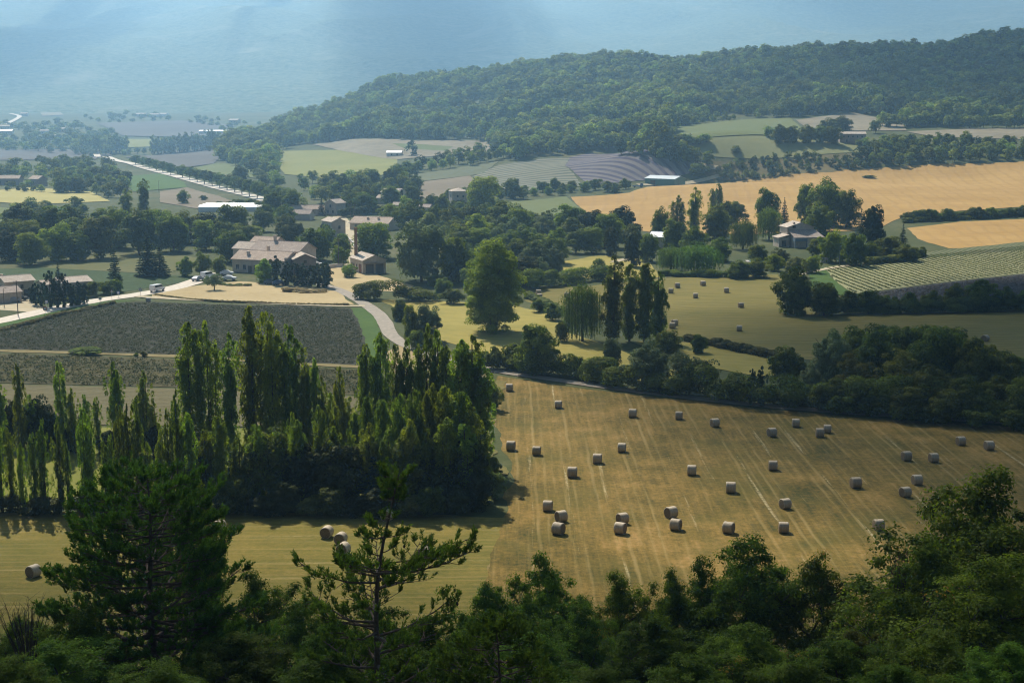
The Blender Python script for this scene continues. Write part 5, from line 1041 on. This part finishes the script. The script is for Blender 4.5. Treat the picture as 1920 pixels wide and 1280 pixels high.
def car(kind, px, py, yaw, paint, label, cat='car', name=None):
    Lc, Wc, pr, a, b, c, d = PROF[kind]; e = tag(empty(name or ('parked_'+kind), at(px, py)+Vector((0, 0, .14)), R(yaw)), label, cat); m = MB(); n = len(pr); V = []
    for s, k in ((-1, .97), (-.86, 1), (.86, 1), (1, .97)):
        for (x, z) in pr: V.append((x*(k if abs(s) == 1 else 1), s*Wc/2*(1 if z < 1.1 else .88), z))
    F = [(r_*n+i, r_*n+(i+1) % n, (r_+1)*n+(i+1) % n, (r_+1)*n+i) for r_ in range(3) for i in range(n)]+[tuple(range(n-1, -1, -1)), tuple(range(3*n, 4*n))]
    m.add(V, F); m.obj('body', [PAINT[paint]], e)
    for s in (-1, 1):
        y = s*Wc/2; q = .885*Wc/2*s+.012*s; V = [(a[0]+.12, y*.965+.01*s, a[1]+.06), (b[0]+.1, q, b[1]), (c[0]-.08, q, c[1]), (d[0]-.1, y*.965+.01*s, d[1]+.06)]
        MB().add(V, [(0,1,2,3) if s < 0 else (3,2,1,0)]).obj('side_window', [M['glassd']], e)
    wf = Wc*.42
    for (p0, p1, nm) in ((a, b, 'windscreen'), (d, c, 'rear_window')):
        sx = -.03 if nm == 'windscreen' else .03
        MB().add([(p0[0]+sx, -wf, p0[1]+.05), (p0[0]+sx, wf, p0[1]+.05), (p1[0]+sx, wf*.92, p1[1]), (p1[0]+sx, -wf*.92, p1[1])], [(0,1,2,3) if nm != 'windscreen' else (3,2,1,0)]).obj(nm, [M['glassd']], e)
    for sx in (-.31, .31):
        for s in (-1, 1):
            w_ = MB(); r_ = .33 if kind == 'car' else .4; w_.tube([(sx*Lc, s*(Wc/2-.2), r_-.14), (sx*Lc, s*(Wc/2+.01), r_-.14)], [r_, r_], 14); o = w_.obj('wheel', [M['tyre']], e)
            h_ = MB(); h_.tube([(sx*Lc, s*(Wc/2-.02), r_-.14), (sx*Lc, s*(Wc/2+.03), r_-.14)], [r_*.55, r_*.5], 10); h_.obj('rim', [M['hub']], o)
    for s in (-1, 1):
        MB().box((-Lc/2-.01, s*Wc*.35, .72), (.06, .3, .16)).obj('headlight', [M['lampglass']], e); MB().box((Lc/2+.01, s*Wc*.38, .8), (.06, .2, .22)).obj('tail_light', [M['taillamp']], e)
car('van', 295, 547, 248, 'white', 'white van driving on the road at the junction with the dirt track', 'van', 'white_van')
car('van', 389, 522, 246, 'white', 'white van parked where the road enters the village', 'van')
car('car', 371, 527, 247, 'grey', 'grey car on the road just before the parked white van', 'car', 'grey_car')
car('car', 430, 526, 175, 'white', 'white car parked at the side of the big farmhouse'); car('car', 566, 535, 170, 'white', 'white car parked under the cypress row')
car('car', 24, 567, 200, 'grey', 'grey car parked before the cream roadside house'); car('car', 37, 564, 205, 'dark', 'dark car parked next to the grey one at the roadside house')
car('car', 508, 533, 190, 'blue', 'blue car in the shade of the cypress row'); car('car', 524, 535, 200, 'blue', 'second blue car deeper under the cypress row')
car('lorry', 1143, 356, 200, 'white', 'white lorry parked beside the green barn', 'lorry', 'parked_lorry'); car('lorry', 1196, 352, 170, 'blue', 'blue lorry parked against the green barn', 'lorry', 'parked_lorry')
car('van', 1322, 507, 160, 'white', 'white van parked under the wide willows at the meadow edge', 'van'); car('car', 592, 499, 190, 'white', 'white car behind the farm annex'); car('car', 425, 516, 185, 'white', 'white car half hidden by the tree beside the farmhouse')

# ------------------------------------------------------------------ poles, signs, walls, terrace
M['pole'] = plain('weathered_pole', (.20,.17,.14), .9, (.12,.10,.08), 4); M['steel'] = plain('galvanised_pole', (.50,.52,.53), .4, None, 3, .5); M['signred'] = plain('sign_red', (.42,.05,.04), .5); M['signwhite'] = plain('sign_white', (.78,.78,.76), .5); M['signblue'] = plain('sign_blue', (.12,.16,.42), .5)
def pole(px, py, h, label, mat='pole', arm=True, r=.14, lean=0):
    e = tag(empty('utility_pole' if arm else 'lamp_post', at(px, py)), label, 'pole'); MB().tube([(0, 0, -.4), (lean*h, 0, h)], [r, r*.7], 8).obj('post', [M[mat]], e)
    if arm:
        MB().box((lean*h, 0, h-.5), (1.5, .1, .12)).obj('crossarm', [M[mat]], e)
        for x in (-.65, 0, .65): MB().tube([(x+lean*h, 0, h-.44), (x+lean*h, 0, h-.18)], [.05, .06], 6).obj('insulator', [M['steel']], e)
    else: MB().tube([(0, 0, h), (.9, -.2, h+.2)], [.05, .05], 6).obj('lamp_arm', [M[mat]], e)
pole(34, 592, 9, 'wooden utility pole by the road before the roadside houses'); pole(8, 576, 5, 'short wooden pole at the driveway of the roadside houses', arm=False, r=.1)
pole(635, 500, 9.5, 'utility pole beside the low wall near the workshop'); pole(657, 424, 10, 'utility pole at the bend of the village street'); pole(661, 411, 7, 'leaning pole at the top of the village street', lean=.18)
pole(656, 482, 6, 'thin pole along the village street', arm=False, r=.08); pole(1574, 495, 6, 'slim pale lamp post at the garden gate', 'steel', False, .09); pole(298, 360, 7, 'thin pole on the field below the avenue', arm=False, r=.1)
def sign(px, py, h, shape, label, back=False):
    e = tag(empty('road_sign', at(px, py), R(8)), label, 'sign'); MB().tube([(0, 0, -.2), (0, 0, h)], [.04, .04], 6).obj('post', [M['steel']], e)
    def ngon(n, r, y, rot): return [(r*math.sin(rot+2*math.pi*i/n), y, h-.1+r*math.cos(rot+2*math.pi*i/n)) for i in range(n)]
    n, rot = {'tri': (3, 0), 'disc': (20, 0), 'board': (4, math.pi/4)}[shape]; m = MB()
    for r_, y, mi in ((.55, -.03, 0), (.38, -.045, 1)):
        A, B = ngon(n, r_, y, rot), ngon(n, r_, y+.03, rot); m.add(A+B, [tuple(range(n)), tuple(range(2*n-1, n-1, -1))]+[(i, i+n, (i+1) % n+n, (i+1) % n) for i in range(n)], mi)
    m.obj('panel', [M['steel'], M['steel']] if back else ([M['signblue'], M['signwhite']] if shape == 'board' else [M['signred'], M['signwhite']]), e)
sign(210, 563, 2.6, 'tri', 'triangular red and white road sign at the roadside hedge'); sign(264, 557, 2.2, 'disc', 'grey back of a road sign at the junction', True); sign(85, 591, 1.8, 'disc', 'round red road sign at the driveway'); sign(188, 567, 1.2, 'board', 'low marker board on the road edge', True); sign(222, 558, 1.5, 'board', 'small white board sign near the little dark conifer')
sign(88, 582, 2.4, 'board', 'blue and white board sign under the cypresses')
def wall(pts, h, th, mat, label, name='garden_wall'):
    P = [at(*p) for p in pts]; m = MB(); o = P[0]
    for i in range(len(P)-1):
        d = P[i+1]-P[i]; c = (P[i]+P[i+1])/2-o; m.box((c.x, c.y, c.z+h/2-.2), (d.xy.length+th*.5, th, h+.4), 0, math.atan2(d.y, d.x)); m.box((c.x, c.y, c.z+h+.06), (d.xy.length+th*.7, th*1.4, .12), 1, math.atan2(d.y, d.x))
    ob = m.obj(name, [M[mat], M['frame']]); ob.location = o; tag(ob, label, 'wall')
wall([(612,504),(626,502),(641,500)], 1.1, .4, 'white', 'low pale wall behind the workshop yard'); wall([(274,566),(282,566)], 1.0, .3, 'stone', 'short stone kerb wall at the junction corner')
wall([(648,446),(662,460),(668,478)], 1.2, .4, 'stone', 'low stone wall along the village street'); wall([(1438,496),(1410,494)], .8, .4, 'white', 'pale terrace wall by the pool'); wall([(1222,474),(1250,478)], .8, .4, 'white', 'pale terrace wall under the hut')
p = at(1424, 490); m = MB(); m.box((0, 0, -.1), (9, 5, .5)); o = m.obj('terrace', [M['frame']]); o.location = p; tag(o, kind='structure')
m = MB(); m.box((0, 0, 0), (7, 3, .1)); o = m.obj('pool_water', [plain('pool_water', (.10,.30,.34), .1, (.12,.34,.38), 1, .6)]); o.location = p+Vector((0, 0, .18)); tag(o, kind='structure')
wall([(1543,492),(1552,493)], 1.6, 1.2, 'stone', 'stone gate pillar beside the garden path', 'gate_pillar')
# ------------------------------------------------------------------ trees on the slope in front: leafy crowns built limb by limb
def leafy(name, mat, h, w, seed, tips=260, per=190, leaf=.17, base=.10, gold=0):
    r = np.random.RandomState(seed); q = random.Random(seed); tr = MB(); C = []
    top = h*.8; pts = [(q.uniform(-.15, .15)*i, q.uniform(-.15, .15)*i, top*i/5-.5*(i == 0)) for i in range(6)]
    tr.tube(pts, [.024*h, .018*h, .015*h, .011*h, .007*h, .003*h], 8)
    nl = 13
    for i in range(nl):
        t = .12+.80*i/nl; a = i*2.4+q.uniform(-.5, .5); o = Vector(pts[0]).lerp(Vector(pts[-1]), t); o.x = o.y = 0
        R0 = w*.5*(1-.55*max(0, (t-.45)/.55)**1.6)*(.62+.38*min(1, t/.3))*q.uniform(.75, 1.12); up = q.uniform(.18, .55)
        d = Vector((math.cos(a), math.sin(a), up)); e1 = o+d*R0*.5+Vector((0, 0, -.05*R0)); e2 = o+d*R0*.92+Vector((0, 0, .12*R0)); tr.tube([o, e1, e2], [.007*h*(1.1-t*.6), .004*h, .0015*h], 6, 0)
        for j in range(max(3, tips//nl)):
            s = q.uniform(.35, 1.0); b = o.lerp(e1, min(1, s*2)) if s < .5 else e1.lerp(e2, s*2-1)
            off = Vector((q.gauss(0, 1), q.gauss(0, 1), q.gauss(.2, .9)))*(.24*R0); c = b+off; C.append(c); tr.tube([b, c], [.0022*h, .0008*h], 4)
    for j in range(16): C.append(Vector((q.gauss(0, .06)*w, q.gauss(0, .06)*w, h*q.uniform(.8, .95))))
    C = np.array([tuple(c) for c in C]); k = len(C); z = r.uniform(.05, .105, k)*w; Rr = np.stack([z*r.uniform(.7, 1.4, k), z*r.uniform(.7, 1.4, k), z*.75], 1)
    C[:, 2] = np.minimum(C[:, 2], h-Rr[:, 2]); C[:, 2] = np.maximum(C[:, 2], base*h)
    P, N, t = clump_pts(C, Rr, per, up=.5, shell=(.1, 1.3), rough=1.0, r=r)
    ci = np.repeat(np.arange(k), per); vm = None
    mi = np.zeros(len(P), np.int32)
    if gold:
        sel = r.choice(k, gold, replace=False); mi[np.isin(ci, sel) & (r.rand(len(P)) < .35)] = 1; vm = (M['gold'], mi)
    return leaves(name+'_crown', P, N, leaf, mat, .72, t, vmat=vm, r=r), tr.mesh(name+'_trunk', [M['bark']])
FGM = [leafy('hillside_tree', M['fgleaf'], 13, 10, 500+i, 300, 200, .18, .06, [0, 0, 2, 3][i]) for i in range(4)]
FGY = leafy('hillside_tree', M['yellow'], 9, 6, 520, 170, 130, .16, .1)
def slope_tree(px, ptop, wpx, d, label, v, name='hillside_oak_tree'):
    r_ = ray(px, ptop); t = d/r_[1]; x = r_[0]*t; zt = CAMZ+r_[2]*t; z0 = Hs(x, d); hh = zt-z0; wd = wpx*d/FPX; cr, tk = FGY if v == 'y' else FGM[v]; h0, w0 = (9, 6) if v == 'y' else (13, 10)
    e = tag(empty(name, (x, d, z0), rnd.uniform(0, 6.28), (wd/w0, wd/w0, hh/h0)), label, 'tree', 'leafy trees on the slope below the viewpoint'); link('crown', cr, e); link('trunk', tk, e)
for a in [(1850,868,390,82,'big bushy oak whose crown reaches highest over the dim stubble',0),(1750,1000,320,76,'wide oak crown in front of the big bushy oak',1),(1890,1040,340,66,'dark oak crown under the big bushy oak, cut by the frame',2),(1400,1000,240,92,'airy oak with a few golden leaves in front of the stubble',2),
 (1530,1035,210,90,'rounded oak next to the airy golden-leaved one',3),(1320,1040,150,94,'thin-topped oak between the airy oak and the stubble edge',1),(1020,1032,170,92,'round dark oak crown at the corner of mown strip and stubble',0),(1165,1066,160,90,'oak crown in front of the lowest bale pairs',1),(1262,1058,130,94,'open oak crown touching the foot of the stubble',3),
 (1095,1120,170,82,'low oak between the round crown and the open one',2),(905,1085,160,86,'oak crown beside the open pine',3),(480,1065,170,86,'oak crown just beside the dense pine',1),(372,892,120,104,'tall narrow oak peeping over the dense pine',0),(288,868,90,112,'oak top showing behind the tip of the dense pine',2),
 (565,1120,170,80,'oak crown between the two pines',2),(30,1150,170,76,'oak crown in the dark corner before the mown strip',3),(1230,1150,200,72,'dark oak in the lowest row under the stubble',0),(1400,1170,220,70,'second dark oak in the lowest row under the stubble',1),(1010,1190,230,66,'dark oak in the lowest row beside the open pine',3),
 (1600,1165,120,64,'bright yellow-green young tree low in the dark slope','y'),(1570,1200,200,62,'dark oak under the bright yellow-green tree',2),(1760,1180,240,58,'dark oak at the foot of the wide crown',1),(450,1180,230,64,'dark oak under the gap between the pines',0),(110,1200,240,60,'dark oak under the dense pine',1),
 (1300,1225,200,58,'lowest dark oak at the frame edge below the stubble',2),(860,1215,200,58,'lowest dark oak at the frame edge by the open pine trunk',1),(620,1230,220,54,'lowest dark oak at the frame edge between the pines',3),(1900,1200,220,54,'lowest dark oak at the frame corner',0),(1480,1240,200,54,'lowest dark oak under the airy oak',3),(310,1240,200,52,'lowest dark oak under the dense pine trunk',2),(1120,1250,200,54,'lowest dark oak below the corner of stubble and strip',1),(1690,1245,180,52,'lowest dark oak near the bright young tree',0),(700,1130,220,66,'oak crown filling the gap under the open pine',2),(800,1150,200,62,'oak crown under the outer branches of the open pine',0),(640,1160,180,60,'dark oak under the trunk of the open pine',3),(960,1140,180,76,'dark oak between open pine and round crown',1),(160,1140,190,66,'oak crown at the skirt of the dense pine',2),(400,1130,170,72,'oak crown at the inner skirt of the dense pine',3),(20,1235,180,54,'lowest dark oak at the dim frame corner by the mown strip',2)]: slope_tree(*a)
# pines
def pine(h, w, seed, cb=.12, whorls=16, per=5, dens=1.0, lean=0, cones=0, shoot=.5, prof=None):
    r = np.random.RandomState(seed); q = random.Random(seed); tr = MB(); SP, SD, SL = [], [], []; cn = MB()
    ax = lambda z: Vector((lean*h*(z/h)**2.2+.12*math.sin(z*.7), .1*math.sin(z*.9+1), z))
    zs = [-.6]+[h*i/12 for i in range(1, 13)]; tr.tube([ax(max(z, 0)) if z > 0 else Vector((0, 0, z)) for z in zs], [(.013 if lean else .019)*h*(1-i/13.2)+.012 for i in range(13)], 8)
    for a in range(whorls):
        t = a/(whorls-1); z = h*(cb+(.985-cb)*t**.92); L = w*.5*(prof(t) if prof else (1-t)**.75*.95+.07)
        for b in range(per):
            an = b*2*math.pi/per+a*1.1+q.uniform(-.4, .4)*(2 if lean else 1); ll = L*(q.uniform(.3, 1.15) if lean else q.uniform(.6, 1.12)); o = ax(max(.5, z+q.uniform(-.4, .4)*((2.2 if lean else 1) if t < .85 else .2))); d = Vector((math.cos(an), math.sin(an), 0)); rise = q.uniform(.05, .5 if lean else .35)+.55*t
            B = [o, o+d*ll*.4+Vector((0, 0, ll*.06*rise)), o+d*ll*.75+Vector((0, 0, ll*.28*rise)), o+d*ll+Vector((q.uniform(-.1, .1)*ll, q.uniform(-.1, .1)*ll, ll*.55*rise))]; r0 = (.006 if lean else .010)*h*(1-t)+.016
            tr.tube(B, [r0, r0*.75, r0*.5, r0*.2], 6)
            def on(s):
                s *= 3; i = min(2, int(s)); return B[i].lerp(B[i+1], s-i)
            nt_ = max(3, int(ll*3.6*dens))
            for k in range(nt_):
                s = .22+.78*(k+q.random())/nt_; p0 = on(min(1, s)); side = Vector((-d.y, d.x, 0))*q.choice((-1, 1)); sl = ll*.34*(1.12-s)+.32
                p1 = p0+(side*q.uniform(.5, 1)+d*q.uniform(.3, .9)).normalized()*sl+Vector((0, 0, sl*q.uniform(.0, .4))); tr.tube([p0, p1], [.02, .008], 4)
                for m in range(max(2, int(3.4*dens))):
                    f = q.uniform(.35, 1); SP.append(p0.lerp(p1, f)); SD.append((Vector((0, 0, q.uniform(.6, 1.4)))+d*.5+side*q.uniform(-.2, .6)).normalized()); SL.append(shoot*q.uniform(.6, 1.15))
                if cones and q.random() < cones: c = p1+Vector((0, 0, -.05)); cn.tube([c, c+Vector((0, 0, .07)), c+Vector((0, 0, .14))], [.03, .06, .02], 6)
            SP.append(B[3]); SD.append(Vector((d.x*.4, d.y*.4, 1)).normalized()); SL.append(shoot*1.2)
    SP.append(ax(h*.97)); SD.append(Vector((0, 0, 1))); SL.append(shoot*1.5)
    SP = np.array([tuple(p) for p in SP]); SD = np.array([tuple(p) for p in SD]); SL = np.array(SL); n, k = len(SP), 22
    f = r.rand(n, k, 1); U = unit(n*k, r).reshape(n, k, 3); U -= SD[:, None]*np.sum(U*SD[:, None], 2)[..., None]; U /= np.linalg.norm(U, axis=2)[..., None]
    Dn = SD[:, None]*.75+U*.65; Dn /= np.linalg.norm(Dn, axis=2)[..., None]; P = SP[:, None]+SD[:, None]*SL[:, None, None]*f+Dn*.07
    Nn = np.cross(Dn.reshape(-1, 3), unit(n*k, r)); me = leaves('pine_crown', P.reshape(-1, 3), Nn, np.full(n*k, .16)*(.7+.6*r.rand(n*k)), M['needle'], .30, np.repeat(r.rand(n), k)*.6+.4*r.rand(n*k), T=Dn.reshape(-1, 3), r=r)
    return me, tr.mesh('pine_trunk', [M['pinebark']]), (cn.mesh('cone', [M['bark']]) if cones else None)
def put_pine(px, ptop, d, w, label, **kw):
    r_ = ray(px, ptop); t = d/r_[1]; x = r_[0]*t; zt = CAMZ+r_[2]*t; z0 = Hs(x, d); h = zt-z0; cr, tk, cn = pine(h, w, **kw)
    e = tag(empty('pine_tree', (x-kw.get('lean', 0)*h, d, z0)), label, 'tree'); link('crown', cr, e); link('trunk', tk, e)
    if cn: link('cones', cn, e)['kind'] = 'stuff'
put_pine(275, 895, 70, 12.0, 'dense dark pine with upright shoots before the young poplars', seed=11, whorls=19, per=6, dens=1.2, prof=lambda t: (1-t)**.36*.92+.12)
put_pine(742, 888, 54, 7.6, 'open leaning pine with bare branches, cones and a thin tip', seed=12, whorls=20, per=3, dens=1.0, shoot=.42, lean=.09, cones=.05, prof=lambda t: (.20 if t > .72 else (.55+.5*math.sin(min(1, (1-t)*1.5)*math.pi*.6)))*(.9 if t < .72 else (1.25-t)*2))
put_pine(930, 1180, 46, 6.5, 'low pine at the frame edge reaching toward the open pine', seed=13, whorls=9, per=5, dens=.9)
# twiggy bare shrub
def bare_shrub(px, ptop, d, w, label):
    r_ = ray(px, ptop); t = d/r_[1]; x = r_[0]*t; z0 = Hs(x, d); h = CAMZ+r_[2]*t-z0; q = random.Random(3); m = MB()
    for i in range(34):
        a = q.uniform(0, 6.28); s = q.uniform(.2, 1)*w/2; e1 = Vector((math.cos(a)*s*.4, math.sin(a)*s*.4, h*q.uniform(.55, .7))); e2 = Vector((math.cos(a)*s, math.sin(a)*s, h*q.uniform(.85, 1.0)))
        m.tube([(0, 0, 0), e1, e2], [.05, .03, .008], 4)
        for j in range(5):
            b = e1.lerp(e2, q.random()); m.tube([b, b+Vector((q.gauss(0, .3), q.gauss(0, .3), q.uniform(.2, .8)))], [.012, .004], 3)
    o = m.obj('bare_shrub', [M['bark']]); o.location = (x, d, z0); tag(o, label, 'shrub')
bare_shrub(45, 1125, 72, 3.2, 'leafless brown twiggy shrub beside the dense pine'); bare_shrub(1690, 1030, 78, 1.0, 'thin bare twigs poking out by the wide oak crown')
